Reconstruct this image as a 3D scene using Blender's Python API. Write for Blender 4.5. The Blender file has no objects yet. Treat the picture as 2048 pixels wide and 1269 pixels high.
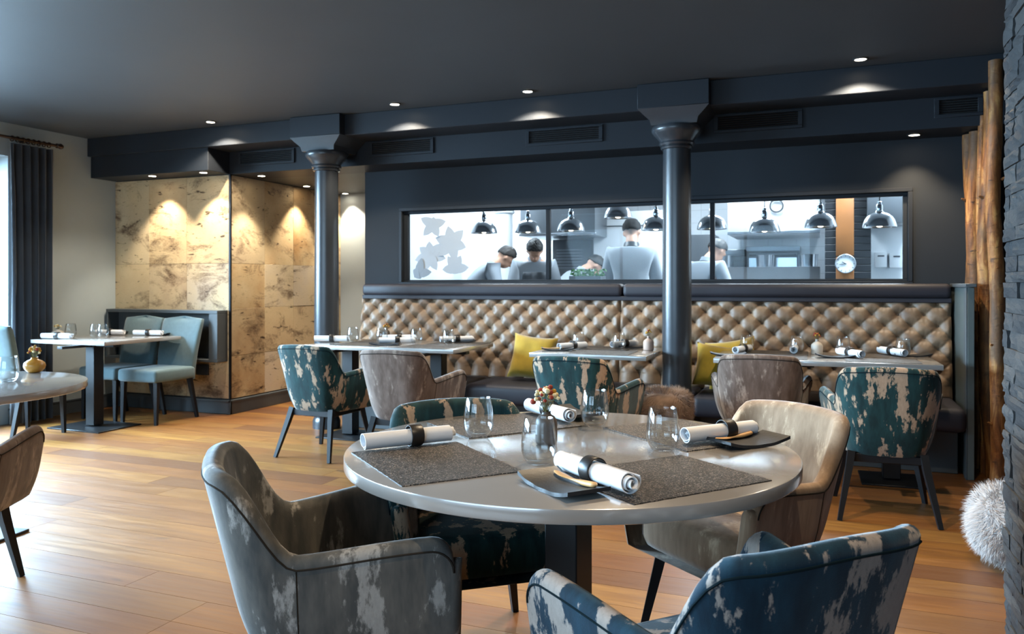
import bpy, bmesh, math, random
from mathutils import Vector, Matrix, noise
random.seed(7)
R = math.radians
PI = math.pi

# ------------------------------------------------------------------ camera, world, light, exposure
SC = bpy.context.scene
COL = SC.collection
HC = 1.23                     # eye height
F = 1575.0                    # focal length in px of the 2048 wide frame
CX, CY = 1024.0, 569.0        # principal point / horizon
FW = Vector((-0.3694, 0.9293)); RT = Vector((0.9293, 0.3694))
cam_d = bpy.data.cameras.new('camera'); cam = bpy.data.objects.new('camera', cam_d); COL.objects.link(cam)
cam_d.sensor_width = 36.0; cam_d.lens = 36.0 * F / 2048; cam_d.shift_y = -(634.5 - CY) / 2048
cam_d.dof.use_dof = True; cam_d.dof.focus_distance = 2.3; cam_d.dof.aperture_fstop = 7.0
cam_d.clip_start = 0.02; cam_d.clip_end = 100
cam.location = (0, 0, HC); cam.rotation_euler = (R(90), 0, math.atan2(0.3694, 0.9293))
SC.camera = cam
SC.view_settings.view_transform = 'Standard'; SC.view_settings.look = 'None'
SC.view_settings.gamma = 1.0; SC.view_settings.use_curve_mapping = False
SC.view_settings.exposure = 0.5
SC.cycles.use_denoising = True
SC.cycles.max_bounces = 8; SC.cycles.diffuse_bounces = 4; SC.cycles.glossy_bounces = 4
SC.cycles.transparent_max_bounces = 16
SC.cycles.caustics_reflective = False; SC.cycles.caustics_refractive = False
SC.cycles.sample_clamp_indirect = 6.0

world = bpy.data.worlds.new('daylight_sky'); SC.world = world; world.use_nodes = True
bg = world.node_tree.nodes['Background']; bg.inputs[0].default_value = (0.62, 0.80, 1.0, 1); bg.inputs[1].default_value = 1.0


def area(name, loc, rot, sx, sy, power, col):
    d = bpy.data.lights.new(name, 'AREA'); d.shape = 'RECTANGLE'; d.size = sx; d.size_y = sy; d.energy = power; d.color = col
    d.spread = R(128)
    o = bpy.data.objects.new(name, d); COL.objects.link(o); o.location = loc; o.rotation_euler = rot
    return o


DAY = (0.53, 0.77, 1.0)
area('daylight_window_far', (-7.45, 3.1, 1.9), (0, R(-52), 0), 2.2, 3.4, 1500, DAY)
area('daylight_window_near', (-7.45, -0.5, 1.9), (0, R(-52), 0), 2.2, 2.8, 720, DAY)
area('daylight_window_street', (-2.6, -3.1, 2.0), (R(52), 0, 0), 4.8, 1.9, 140, DAY)


def unp(px, py, z):
    """point of the horizontal plane z seen at a pixel"""
    t = F * (HC - z) / (py - CY); l = (px - CX) / F * t
    p = RT * l + FW * t
    return Vector((p.x, p.y, z))


def upY(px, py, Y):
    """point of the vertical plane Y seen at a pixel"""
    a = (px - CX) / F
    t = Y / (FW.y + RT.y * a); p = RT * (a * t) + FW * t
    return Vector((p.x, Y, HC - (py - CY) * t / F))


def lt(l, t, z=0.0):
    p = RT * l + FW * t
    return Vector((p.x, p.y, z))


def face_ang(fl, ft):
    """z rotation that turns local +Y to a direction given as (right, forward) of the view"""
    d = RT * fl + FW * ft
    return math.atan2(d.y, d.x) - PI / 2


# ------------------------------------------------------------------ mesh helpers
class B:
    def __init__(s):
        s.v = []; s.f = []; s.m = []

    def add(s, vs, fs, mi=0, M=None):
        k = len(s.v)
        s.v.extend([tuple(M @ Vector(p)) for p in vs] if M else [tuple(p) for p in vs])
        s.f.extend([tuple(i + k for i in f) for f in fs]); s.m.extend([mi] * len(fs))
        return s

    def box(s, c, d, bev=0.0, seg=2, M=None, mi=0, taper=None):
        hx, hy, hz = d[0] / 2, d[1] / 2, d[2] / 2
        vs = [Vector((x * hx, y * hy, z * hz)) for x in (-1, 1) for y in (-1, 1) for z in (-1, 1)]
        if taper:
            for p in vs:
                if p.z < 0:
                    p.x *= taper; p.y *= taper
        fs = [(0, 1, 3, 2), (4, 6, 7, 5), (0, 4, 5, 1), (2, 3, 7, 6), (0, 2, 6, 4), (1, 5, 7, 3)]
        if bev > 0:
            bm = bmesh.new()
            bv = [bm.verts.new(p) for p in vs]
            for f in fs:
                bm.faces.new([bv[i] for i in f])
            bmesh.ops.bevel(bm, geom=list(bm.edges), offset=bev, segments=seg, profile=0.5, affect='EDGES')
            bm.verts.index_update()
            vs = [p.co.copy() for p in bm.verts]; fs = [[q.index for q in f.verts] for f in bm.faces]
            bm.free()
        c = Vector(c)
        return s.add([p + c for p in vs], fs, mi, M)

    def b2(s, x0, x1, y0, y1, z0, z1, bev=0.0, seg=2, mi=0):
        return s.box(((x0 + x1) / 2, (y0 + y1) / 2, (z0 + z1) / 2), (x1 - x0, y1 - y0, z1 - z0), bev, seg, None, mi)

    def lathe(s, prof, n=24, c=(0, 0, 0), M=None, mi=0, cap=True):
        vs = []; fs = []
        for r, z in prof:
            for i in range(n):
                a = 2 * PI * i / n
                vs.append((c[0] + r * math.cos(a), c[1] + r * math.sin(a), c[2] + z))
        for j in range(len(prof) - 1):
            for i in range(n):
                k = (i + 1) % n
                fs.append((j * n + i, j * n + k, (j + 1) * n + k, (j + 1) * n + i))
        if cap:
            if prof[0][0] > 1e-5: fs.append(tuple(range(n))[::-1])
            if prof[-1][0] > 1e-5: fs.append(tuple((len(prof) - 1) * n + i for i in range(n)))
        return s.add(vs, fs, mi, M)

    def tube(s, pts, r, n=8, mi=0, M=None, sq=None):
        pts = [Vector(p) for p in pts]; rr = r if isinstance(r, (list, tuple)) else [r] * len(pts)
        vs = []; fs = []
        up0 = Vector((0.13, 0.21, 0.97))
        for j, p in enumerate(pts):
            d = (pts[min(j + 1, len(pts) - 1)] - pts[max(j - 1, 0)]).normalized()
            u = up0 if abs(d.dot(up0)) < 0.9 else Vector((1, 0.1, 0))
            x = d.cross(u).normalized(); y = x.cross(d).normalized()
            for i in range(n):
                a = 2 * PI * (i + 0.5) / n
                vs.append(p + (x * math.cos(a) + y * math.sin(a)) * rr[j])
        for j in range(len(pts) - 1):
            for i in range(n):
                k = (i + 1) % n
                fs.append((j * n + i, j * n + k, (j + 1) * n + k, (j + 1) * n + i))
        fs.append(tuple(range(n))[::-1]); fs.append(tuple((len(pts) - 1) * n + i for i in range(n)))
        return s.add(vs, fs, mi, M)

    def grid(s, fn, nu, nv, closed_u=False, mi=0):
        vs = []; fs = []
        for j in range(nv + 1):
            for i in range(nu + (0 if closed_u else 1)):
                vs.append(fn(i / nu, j / nv))
        w = nu if closed_u else nu + 1
        for j in range(nv):
            for i in range(nu):
                k = (i + 1) % w
                fs.append((j * w + i, j * w + k, (j + 1) * w + k, (j + 1) * w + i))
        return s.add(vs, fs, mi)

    def sphere(s, c, r, nu=12, nv=8, mi=0, M=None):
        r = r if isinstance(r, (tuple, list, Vector)) else (r, r, r)
        vs = [(c[0], c[1], c[2] - r[2])]
        for j in range(1, nv):
            b = -PI / 2 + PI * j / nv
            for i in range(nu):
                a = 2 * PI * i / nu
                vs.append((c[0] + r[0] * math.cos(b) * math.cos(a), c[1] + r[1] * math.cos(b) * math.sin(a), c[2] + r[2] * math.sin(b)))
        vs.append((c[0], c[1], c[2] + r[2])); fs = []
        for i in range(nu):
            k = (i + 1) % nu
            fs.append((0, 1 + k, 1 + i))
            for j in range(nv - 2):
                o = 1 + j * nu
                fs.append((o + i, o + k, o + nu + k, o + nu + i))
            fs.append((1 + (nv - 2) * nu + i, 1 + (nv - 2) * nu + k, len(vs) - 1))
        return s.add(vs, fs, mi, M)

    def mesh(s, name, mats, smooth=40):
        me = bpy.data.meshes.new(name); me.from_pydata(s.v, [], s.f)
        for m in (mats if isinstance(mats, (list, tuple)) else [mats]):
            me.materials.append(m)
        me.polygons.foreach_set('material_index', s.m)
        me.update()
        if smooth:
            me.polygons.foreach_set('use_smooth', [True] * len(me.polygons))
            me.set_sharp_from_angle(angle=R(smooth))
        return me

    def obj(s, name, mats, parent=None, smooth=40):
        return link(name, s.mesh(name, mats, smooth), parent)


def link(name, me, parent=None):
    o = bpy.data.objects.new(name, me); COL.objects.link(o)
    if parent: o.parent = parent
    return o


def tag(o, label, cat, group=None):
    o['label'] = label; o['category'] = cat
    if group: o['group'] = group
    return o


def thing(name, label, cat, loc=(0, 0, 0), rz=0.0, group=None):
    o = bpy.data.objects.new(name, None); COL.objects.link(o); o.empty_display_size = 0.05
    o.location = loc; o.rotation_euler = (0, 0, rz)
    return tag(o, label, cat, group)


def struct(o):
    o['kind'] = 'structure'; return o


def dup(root, label, loc, rz, group=None):
    r = root.copy(); COL.objects.link(r); r.location = loc; r.rotation_euler = (0, 0, rz)
    r['label'] = label
    if group: r['group'] = group
    for ch in list(root.children):
        c = ch.copy(); COL.objects.link(c); c.parent = r
        for g in list(ch.children):
            d = g.copy(); COL.objects.link(d); d.parent = c
    return r


# ------------------------------------------------------------------ materials
def lin(h):
    h = h.lstrip('#'); out = []
    for i in (0, 2, 4):
        c = int(h[i:i + 2], 16) / 255
        out.append(c / 12.92 if c <= 0.04045 else ((c + 0.055) / 1.055) ** 2.4)
    return (*out, 1.0)


class NT:
    def __init__(s, name):
        s.m = bpy.data.materials.new(name); s.m.use_nodes = True; s.t = s.m.node_tree
        s.bsdf = s.t.nodes['Principled BSDF']; s.out = s.t.nodes['Material Output']

    def n(s, kind, **kw):
        nd = s.t.nodes.new(kind)
        for k, v in kw.items():
            if k in nd.inputs: nd.inputs[k].default_value = v
            else: setattr(nd, k, v)
        return nd

    def l(s, a, b):
        s.t.links.new(a, b)

    def set(s, **kw):
        for k, v in kw.items():
            s.bsdf.inputs[k.replace('_', ' ')].default_value = v

    def coords(s, scale=(1, 1, 1), rnd=0.0, src='Object'):
        tc = s.n('ShaderNodeTexCoord'); mp = s.n('ShaderNodeMapping'); mp.inputs['Scale'].default_value = scale
        if rnd:
            oi = s.n('ShaderNodeObjectInfo'); mu = s.n('ShaderNodeMath', operation='MULTIPLY'); mu.inputs[1].default_value = rnd
            s.l(oi.outputs['Random'], mu.inputs[0])
            ad = s.n('ShaderNodeVectorMath', operation='ADD')
            s.l(tc.outputs[src], ad.inputs[0]); s.l(mu.outputs[0], ad.inputs[1]); s.l(ad.outputs[0], mp.inputs['Vector'])
        else:
            s.l(tc.outputs[src], mp.inputs['Vector'])
        return mp.outputs[0]

    def noise(s, vec, scale, detail=4, rough=0.55, dist=0.0):
        nd = s.n('ShaderNodeTexNoise'); nd.inputs['Scale'].default_value = scale; nd.inputs['Detail'].default_value = detail
        nd.inputs['Roughness'].default_value = rough; nd.inputs['Distortion'].default_value = dist
        if vec: s.l(vec, nd.inputs['Vector'])
        return nd.outputs['Fac']

    def ramp(s, fac, stops, mode='LINEAR'):
        nd = s.n('ShaderNodeValToRGB'); cr = nd.color_ramp; cr.interpolation = mode
        while len(cr.elements) < len(stops): cr.elements.new(0.5)
        for e, (p, c) in zip(cr.elements, stops):
            e.position = p; e.color = c if len(c) == 4 else (*c, 1)
        s.l(fac, nd.inputs[0]); return nd.outputs[0]

    def mix(s, fac, a, b, blend='MIX'):
        nd = s.n('ShaderNodeMix', data_type='RGBA', blend_type=blend)
        for sock, v in ((nd.inputs[0], fac), (nd.inputs[6], a), (nd.inputs[7], b)):
            if isinstance(v, (int, float)): sock.default_value = v
            elif isinstance(v, tuple): sock.default_value = v if len(v) == 4 else (*v, 1)
            else: s.l(v, sock)
        return nd.outputs[2]

    def bump(s, h, strength=0.3, dist=0.01):
        nd = s.n('ShaderNodeBump'); nd.inputs['Strength'].default_value = strength; nd.inputs['Distance'].default_value = dist
        s.l(h, nd.inputs['Height']); s.l(nd.outputs[0], s.bsdf.inputs['Normal'])

    def base(s, sock):
        s.l(sock, s.bsdf.inputs['Base Color'])


def plain(name, col, rough=0.5, metal=0.0, var=0.12, nscale=6.0, bump=0.0, bscale=80.0, sheen=0.0, spec=0.5, coat=0.0):
    t = NT(name); c = lin(col) if isinstance(col, str) else (*col, 1)
    v = t.coords()
    f = t.noise(v, nscale, 4)
    lo = tuple(x * (1 - var) for x in c[:3]); hi = tuple(min(1, x * (1 + var)) for x in c[:3])
    t.base(t.ramp(f, [(0.3, lo), (0.7, hi)]))
    t.set(Roughness=rough, Metallic=metal, Sheen_Weight=sheen, Specular_IOR_Level=spec, Coat_Weight=coat, Coat_Roughness=0.13, Coat_IOR=1.9)
    if bump: t.bump(t.noise(v, bscale, 3), bump, 0.002)
    return t.m


def emit(name, col, strength):
    t = NT(name); t.set(Base_Color=(*col, 1), Emission_Color=(*col, 1), Emission_Strength=strength)
    return t.m


def fabric(name, base1, base2, patch, thr=0.55, soft=0.035, sheen=0.35, scale=(13, 13, 4.2), streak=0.9):
    """distressed velvet: dark pile with ragged, vertically drawn pale patches"""
    t = NT(name)
    v = t.coords(scale, 13.0); v2 = t.coords((95, 95, 34), 5.0); v3 = t.coords((26, 26, 5), 9.0)
    n1 = t.noise(v, 1.0, 3, 0.55); n2 = t.noise(v2, 1.0, 5, 0.75); n3 = t.noise(v3, 1.0, 3, 0.6)
    m1 = t.n('ShaderNodeMath', operation='MULTIPLY_ADD'); t.l(n2, m1.inputs[0]); m1.inputs[1].default_value = 0.30; t.l(n1, m1.inputs[2])
    m2 = t.n('ShaderNodeMath', operation='MULTIPLY_ADD'); t.l(n3, m2.inputs[0]); m2.inputs[1].default_value = 0.30 * streak; t.l(m1.outputs[0], m2.inputs[2])
    t0 = thr + 0.15 * streak + 0.15
    mk = t.ramp(m2.outputs[0], [(t0, (0, 0, 0)), (t0 + soft, (1, 1, 1))])
    bcol = t.mix(t.ramp(n3, [(0.35, (0, 0, 0)), (0.65, (1, 1, 1))]), lin(base1), lin(base2))
    pc = t.mix(t.ramp(n2, [(0.3, (0, 0, 0)), (0.75, (1, 1, 1))]), tuple(x * 0.72 for x in lin(patch)[:3]), lin(patch))
    t.base(t.mix(mk, bcol, pc))
    t.set(Roughness=0.85, Sheen_Weight=sheen, Sheen_Roughness=0.35, Specular_IOR_Level=0.25)
    t.bump(t.noise(t.coords((1, 1, 1)), 420, 2), 0.25, 0.002)
    return t.m


def wood_floor():
    t = NT('oiled_oak_floor')
    g = t.coords((0.9, 9, 9), 40.0); g2 = t.coords((4, 60, 60), 40.0)
    n1 = t.noise(g, 2.2, 5, 0.6, 0.4); n2 = t.noise(g2, 1.0, 3, 0.6)
    oi = t.n('ShaderNodeObjectInfo')
    tint = t.ramp(oi.outputs['Random'], [(0.0, lin('#68401a')), (0.25, lin('#936023')), (0.5, lin('#7a4a1c')), (0.75, lin('#a5742f')), (1.0, lin('#603919'))])
    dark = t.mix(0.55, tint, lin('#5d3415'))
    c = t.mix(t.ramp(n1, [(0.38, (0, 0, 0)), (0.68, (1, 1, 1))]), dark, tint)
    c = t.mix(t.ramp(n2, [(0.35, (0.35, 0.35, 0.35)), (0.65, (0, 0, 0))]), c, lin('#5f3716'))
    kn = t.noise(t.coords((1.4, 5, 5), 40.0), 1.7, 2, 0.5)
    c = t.mix(t.ramp(kn, [(0.72, (0, 0, 0)), (0.78, (0.7, 0.7, 0.7))]), c, lin('#3d2410'))
    t.base(c)
    t.l(t.ramp(n2, [(0.3, (0.38, 0.38, 0.38)), (0.7, (0.50, 0.50, 0.50))]), t.bsdf.inputs['Roughness'])
    t.set(Specular_IOR_Level=0.6, Coat_Weight=0.3, Coat_Roughness=0.36)
    t.bump(n2, 0.12, 0.002)
    return t.m


def birch_paper():
    t = NT('birch_bark_veneer')
    v = t.coords((1, 1, 1), 60.0)
    oi = t.n('ShaderNodeObjectInfo')
    tint = t.ramp(oi.outputs['Random'], [(0.0, lin('#b48c5c')), (0.3, lin('#c9b18c')), (0.55, lin('#a57f52')), (0.8, lin('#c5b5a0')), (1.0, lin('#b59a70'))])
    n0 = t.noise(v, 2.0, 5, 0.6)
    c = t.mix(t.ramp(n0, [(0.35, (0, 0, 0)), (0.7, (1, 1, 1))]), tint, lin('#d4bd94'))
    # large dark weathered smears
    vb = t.coords((1.0, 1.0, 1.9), 60.0); n1 = t.noise(vb, 2.3, 6, 0.68, 0.9)
    n1b = t.noise(t.coords((40, 40, 90), 60.0), 1.0, 3, 0.7)
    a = t.n('ShaderNodeMath', operation='MULTIPLY_ADD'); t.l(n1b, a.inputs[0]); a.inputs[1].default_value = 0.22; t.l(n1, a.inputs[2])
    c = t.mix(t.ramp(a.outputs[0], [(0.62, (0, 0, 0)), (0.78, (0.85, 0.85, 0.85))]), c, lin('#513a29'))
    # lenticels and small brow marks
    vl = t.coords((7, 7, 24), 60.0); n2 = t.noise(vl, 1.0, 4, 0.6, 0.5)
    b = t.n('ShaderNodeMath', operation='MULTIPLY_ADD'); t.l(n1b, b.inputs[0]); b.inputs[1].default_value = 0.12; t.l(n2, b.inputs[2])
    c = t.mix(t.ramp(b.outputs[0], [(0.69, (0, 0, 0)), (0.75, (0.95, 0.95, 0.95))]), c, lin('#35261b'))
    n3 = t.noise(t.coords((30, 30, 160), 60.0), 1.0, 3, 0.6)
    c = t.mix(t.ramp(n3, [(0.6, (0, 0, 0)), (0.75, (0.4, 0.4, 0.4))]), c, lin('#7d5f3c'))
    t.base(c); t.set(Roughness=0.62, Specular_IOR_Level=0.3)
    t.bump(n1b, 0.25, 0.003)
    return t.m


def slate():
    t = NT('split_slate')
    v = t.coords((1, 1, 1), 30.0)
    n = t.noise(v, 9, 6, 0.65); n2 = t.noise(t.coords((3, 3, 26), 30.0), 3.0, 5, 0.6, 0.6)
    oi = t.n('ShaderNodeObjectInfo')
    tint = t.ramp(oi.outputs['Random'], [(0, lin('#242527')), (0.5, lin('#313233')), (1, lin('#454341'))])
    c = t.mix(t.ramp(n, [(0.4, (0, 0, 0)), (0.7, (0.6, 0.6, 0.6))]), tint, lin('#2b2d31'))
    c = t.mix(t.ramp(n2, [(0.70, (0, 0, 0)), (0.76, (0.7, 0.7, 0.7))]), c, lin('#a09a90'))
    t.base(c); t.set(Roughness=0.6, Specular_IOR_Level=0.4)
    t.bump(n, 0.6, 0.006)
    return t.m


def clear_glass(name, tint=(1, 1, 1), ior=1.45, boost=1.0, r0=0.035):
    t = NT(name); t.t.nodes.remove(t.bsdf)
    tr = t.n('ShaderNodeBsdfTransparent'); tr.inputs[0].default_value = (*tint, 1)
    gl = t.n('ShaderNodeBsdfGlossy'); gl.inputs['Roughness'].default_value = 0.02
    fr = t.n('ShaderNodeLayerWeight'); fr.inputs[0].default_value = 0.5
    pw = t.n('ShaderNodeMath', operation='POWER'); t.l(fr.outputs['Facing'], pw.inputs[0]); pw.inputs[1].default_value = 2.6
    mu = t.n('ShaderNodeMath', operation='MULTIPLY_ADD'); mu.inputs[1].default_value = boost; mu.inputs[2].default_value = r0; mu.use_clamp = True; t.l(pw.outputs[0], mu.inputs[0])
    mx = t.n('ShaderNodeMixShader'); t.l(mu.outputs[0], mx.inputs[0]); t.l(tr.outputs[0], mx.inputs[1]); t.l(gl.outputs[0], mx.inputs[2])
    t.l(mx.outputs[0], t.out.inputs['Surface'])
    return t.m


def tuft_velvet():
    t = NT('champagne_velvet')
    v = t.coords()
    n = t.noise(v, 7, 4); n2 = t.noise(v, 160, 2)
    c = t.ramp(n, [(0.35, lin('#6f5947')), (0.65, lin('#8c7258'))])
    lw = t.n('ShaderNodeLayerWeight'); lw.inputs[0].default_value = 0.35
    t.base(t.mix(t.ramp(n2, [(0.3, (0.25, 0.25, 0.25)), (0.7, (0, 0, 0))]), c, lin('#6d553f')))
    t.set(Roughness=0.48, Sheen_Weight=0.4, Sheen_Roughness=0.25, Specular_IOR_Level=0.5)
    t.bump(n2, 0.15, 0.002)
    return t.m


def placemat_mat():
    t = NT('woven_bronze_placemat')
    v = t.coords((1, 1, 1))
    vo = t.n('ShaderNodeTexVoronoi'); vo.inputs['Scale'].default_value = 260; t.l(v, vo.inputs['Vector'])
    n = t.noise(v, 320, 2, 0.7)
    vo.inputs['Scale'].default_value = 330
    sp = t.n('ShaderNodeSeparateColor'); t.l(vo.outputs['Color'], sp.inputs[0])
    c = t.ramp(sp.outputs[0], [(0.0, lin('#0e0c0b')), (0.5, lin('#28221e')), (0.8, lin('#514840')), (1.0, lin('#94877a'))])
    t.base(c); t.set(Roughness=0.45, Specular_IOR_Level=0.5)
    t.bump(vo.outputs['Distance'], 0.8, 0.003)
    return t.m


def trunk_mat():
    t = NT('peeled_birch_wood')
    v = t.coords((16, 16, 3.0), 20.0); n = t.noise(v, 1.5, 6, 0.65, 0.8); n2 = t.noise(t.coords((11, 11, 30), 20.0), 1.0, 5, 0.65, 0.6)
    c = t.ramp(n, [(0.32, lin('#4a2a15')), (0.5, lin('#8a562b')), (0.66, lin('#b3824a'))])
    c = t.mix(t.ramp(n2, [(0.60, (0, 0, 0)), (0.70, (0.9, 0.9, 0.9))]), c, lin('#2c1a10'))
    n4 = t.noise(t.coords((3, 3, 1.6), 20.0), 1.6, 3, 0.6)
    c = t.mix(t.ramp(n4, [(0.48, (0, 0, 0)), (0.62, (0.75, 0.75, 0.75))]), c, lin('#54402f'))
    t.base(c); t.set(Roughness=0.6, Specular_IOR_Level=0.3); t.bump(n2, 0.5, 0.012)
    return t.m


def tile_mat():
    t = NT('white_kitchen_tile')
    tc = t.coords((1, 1, 1))
    br = t.n('ShaderNodeTexBrick'); br.offset = 0.0; br.inputs['Scale'].default_value = 1.0
    br.inputs['Brick Width'].default_value = 0.15; br.inputs['Row Height'].default_value = 0.15; br.inputs['Mortar Size'].default_value = 0.002
    br.inputs['Color1'].default_value = (0.80, 0.83, 0.86, 1); br.inputs['Color2'].default_value = (0.77, 0.80, 0.84, 1); br.inputs['Mortar'].default_value = (0.5, 0.53, 0.56, 1)
    sx = t.n('ShaderNodeSeparateXYZ'); cb = t.n('ShaderNodeCombineXYZ'); t.l(tc, sx.inputs[0]); t.l(sx.outputs[0], cb.inputs[0]); t.l(sx.outputs[2], cb.inputs[1])
    t.l(cb.outputs[0], br.inputs['Vector']); t.base(br.outputs['Color']); t.set(Roughness=0.2)
    return t.m


M = {}
M['wall'] = plain('charcoal_wall_paint', '#2a2d31', 0.7, var=0.05, nscale=2, spec=0.12)
M['wall_l'] = plain('olive_grey_wall_paint', '#a3abac', 0.7, var=0.05, nscale=2, spec=0.2)
M['ceil'] = plain('charcoal_ceiling_paint', '#45484b', 0.55, var=0.04, nscale=2, spec=0.25)
M['beam'] = plain('satin_beam_paint', '#26292e', 0.5, var=0.05, nscale=2, spec=0.2)
M['column'] = plain('glossy_column_paint', '#36393d', 0.26, var=0.06, nscale=5, bump=0.15, bscale=25)
M['panel'] = plain('green_grey_panel_paint', '#4c5351', 0.5, var=0.05)
M['base'] = plain('baseboard_paint', '#474b4d', 0.5, var=0.05)
M['joint'] = plain('dark_floor_joint', '#1c1108', 0.9)
M['floor'] = wood_floor()
M['birch'] = birch_paper()
M['metal_dk'] = plain('dark_metal', '#1a1c20', 0.4, 0.6)
M['black_wood'] = plain('black_stained_wood', '#0d0e11', 0.5, var=0.2, spec=0.3)
M['black_steel'] = plain('powder_coated_black_steel', '#0f1114', 0.45, 0.2)
M['table'] = plain('taupe_table_lacquer', '#98928c', 0.26, var=0.04, nscale=3, spec=1.0, coat=1.0)
M['teal'] = fabric('teal_distressed_velvet', '#0c2526', '#173a3b', '#ad937a', thr=0.55)
M['teal_daytint'] = fabric('teal_velvet_daylight_tint', '#0d2533', '#173747', '#a0958c', thr=0.53)  # the teal fabric again, cool daylight put into its colour
M['taupe'] = fabric('taupe_distressed_velvet', '#5a4a40', '#75645a', '#ab998a', thr=0.55, soft=0.12, sheen=0.4)
M['taupe_daytint'] = fabric('taupe_velvet_daylight_tint', '#484846', '#64605a', '#a6a19a', thr=0.575, soft=0.07, sheen=0.4)  # the taupe fabric greyed, bluish daylight put into its colour
M['beige'] = fabric('beige_distressed_velvet', '#7e6650', '#977e66', '#bfa588', thr=0.57, soft=0.10, sheen=0.4)
M['pipe_teal'] = plain('teal_piping', '#0a1a20', 0.9, spec=0.1)
M['pipe_taupe'] = plain('taupe_piping', '#2c2722', 0.9, spec=0.1)
M['dining'] = plain('blue_grey_wool', '#4e656b', 0.85, var=0.08, nscale=30, bump=0.3, bscale=300, sheen=0.3)
M['tuft'] = tuft_velvet()
M['button'] = plain('velvet_button', '#7a6048', 0.6, sheen=0.5)
M['bench'] = plain('aubergine_black_leatherette', '#211f27', 0.55, var=0.1, nscale=8)
M['mustard'] = plain('mustard_velvet', '#a8870f', 0.8, var=0.18, nscale=9, bump=0.2, bscale=260, sheen=0.5)
M['linen'] = plain('white_linen', '#e0e0e2', 0.85, var=0.03, bump=0.2, bscale=500)
M['leather'] = plain('dark_brown_leather', '#221c18', 0.4, var=0.2, nscale=30)
M['mat'] = placemat_mat()
M['slate_plate'] = plain('matt_black_slate', '#1d1d1f', 0.42, var=0.25, nscale=40, bump=0.25, bscale=120)
M['knife'] = plain('light_beech', '#c99a63', 0.5, var=0.2, nscale=20)
M['glass'] = clear_glass('drinking_glass', (0.965, 0.972, 0.972), 1.5, 0.95)
M['pane'] = clear_glass('window_glass', (0.93, 0.965, 0.98), 1.45, 0.35, 0.010)
M['vase_dk'] = plain('brown_stoneware', '#4d423a', 0.45, var=0.2, nscale=14)
M['vase_yl'] = plain('ochre_glaze', '#a9782f', 0.25, var=0.25, nscale=14)
M['vase_pk'] = plain('blush_stoneware', '#c0a595', 0.6, var=0.08)
M['vase_wh'] = plain('chalk_stoneware', '#b9ad9f', 0.6, var=0.1)
M['fl_red'] = plain('rust_flower', '#8a2f18', 0.8, var=0.3, nscale=60)
M['fl_cream'] = plain('cream_flower', '#d8cba0', 0.8, var=0.15, nscale=60)
M['fl_gold'] = plain('golden_flower', '#b4852a', 0.8, var=0.3, nscale=60)
M['stem'] = plain('dry_stem', '#5f5a2c', 0.8)
M['slate'] = slate()
M['mortar'] = plain('dark_mortar', '#1a1b1d', 0.9)
M['trunk'] = trunk_mat()
M['fur_w'] = plain('white_sheepskin', '#aea49e', 0.9, var=0.1, nscale=10, sheen=0.3)
M['fur_b'] = plain('brown_sheepskin', '#7d634f', 0.9, var=0.2, nscale=10, sheen=0.3)
M['curtain'] = plain('petrol_velvet_curtain', '#232c37', 0.8, var=0.15, nscale=8, sheen=0.5)
M['brass'] = plain('aged_bronze', '#4b3a30', 0.35, 0.8)
M['steel'] = plain('brushed_steel', '#80868c', 0.32, 0.9, var=0.06, nscale=3)
M['chrome'] = plain('dark_chrome', '#a9adb2', 0.2, 0.95, var=0.05)
M['ktile'] = tile_mat()
M['kwhite'] = plain('kitchen_white', '#dfe4e8', 0.4, var=0.03)
M['kgrey'] = plain('kitchen_grey', '#50565c', 0.4, var=0.05)
M['kdark'] = plain('kitchen_dark', '#24272b', 0.4, var=0.1)
M['kfloor'] = plain('kitchen_floor_tile', '#8a8f94', 0.4)
M['orange'] = plain('oak_veneer_panel', '#8c5a30', 0.5, var=0.15, nscale=4)
M['skin'] = plain('skin', '#b58a72', 0.55, var=0.05)
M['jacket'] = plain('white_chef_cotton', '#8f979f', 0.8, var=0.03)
M['apron'] = plain('grey_apron_cotton', '#5b6066', 0.85)
M['trouser'] = plain('black_kitchen_trousers', '#1b1c1f', 0.85)
M['hair_dk'] = plain('dark_hair', '#110d0b', 0.6, var=0.3, nscale=60, bump=0.5, bscale=140)
M['hair_br'] = plain('brown_hair', '#1a120d', 0.6, var=0.3, nscale=60, bump=0.5, bscale=140)
M['capf'] = plain('dark_cap_cotton', '#121316', 0.85)
M['green'] = plain('fresh_herb', '#3f7d33', 0.7, var=0.35, nscale=40)
M['decal'] = plain('frosted_vinyl', '#9aa3ad', 0.7, var=0.02)
M['decal2'] = plain('frosted_vinyl_grey', '#7a848e', 0.7, var=0.02)
M['lamp_on'] = emit('downlight_lens', (1.0, 0.86, 0.66), 30)
M['klamp_on'] = emit('kitchen_light_panel', (0.86, 0.94, 1.0), 5)
M['bulb'] = emit('heat_lamp_bulb', (1.0, 0.8, 0.55), 12)
M['trimw'] = plain('downlight_trim', '#2c2e31', 0.5)
WARM = (1.0, 0.78, 0.52)

# ------------------------------------------------------------------ room shell
XL, XR, YF, YB, ZC = -6.68, 1.30, -2.6, 6.30, 2.65
ZS = 2.27
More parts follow.
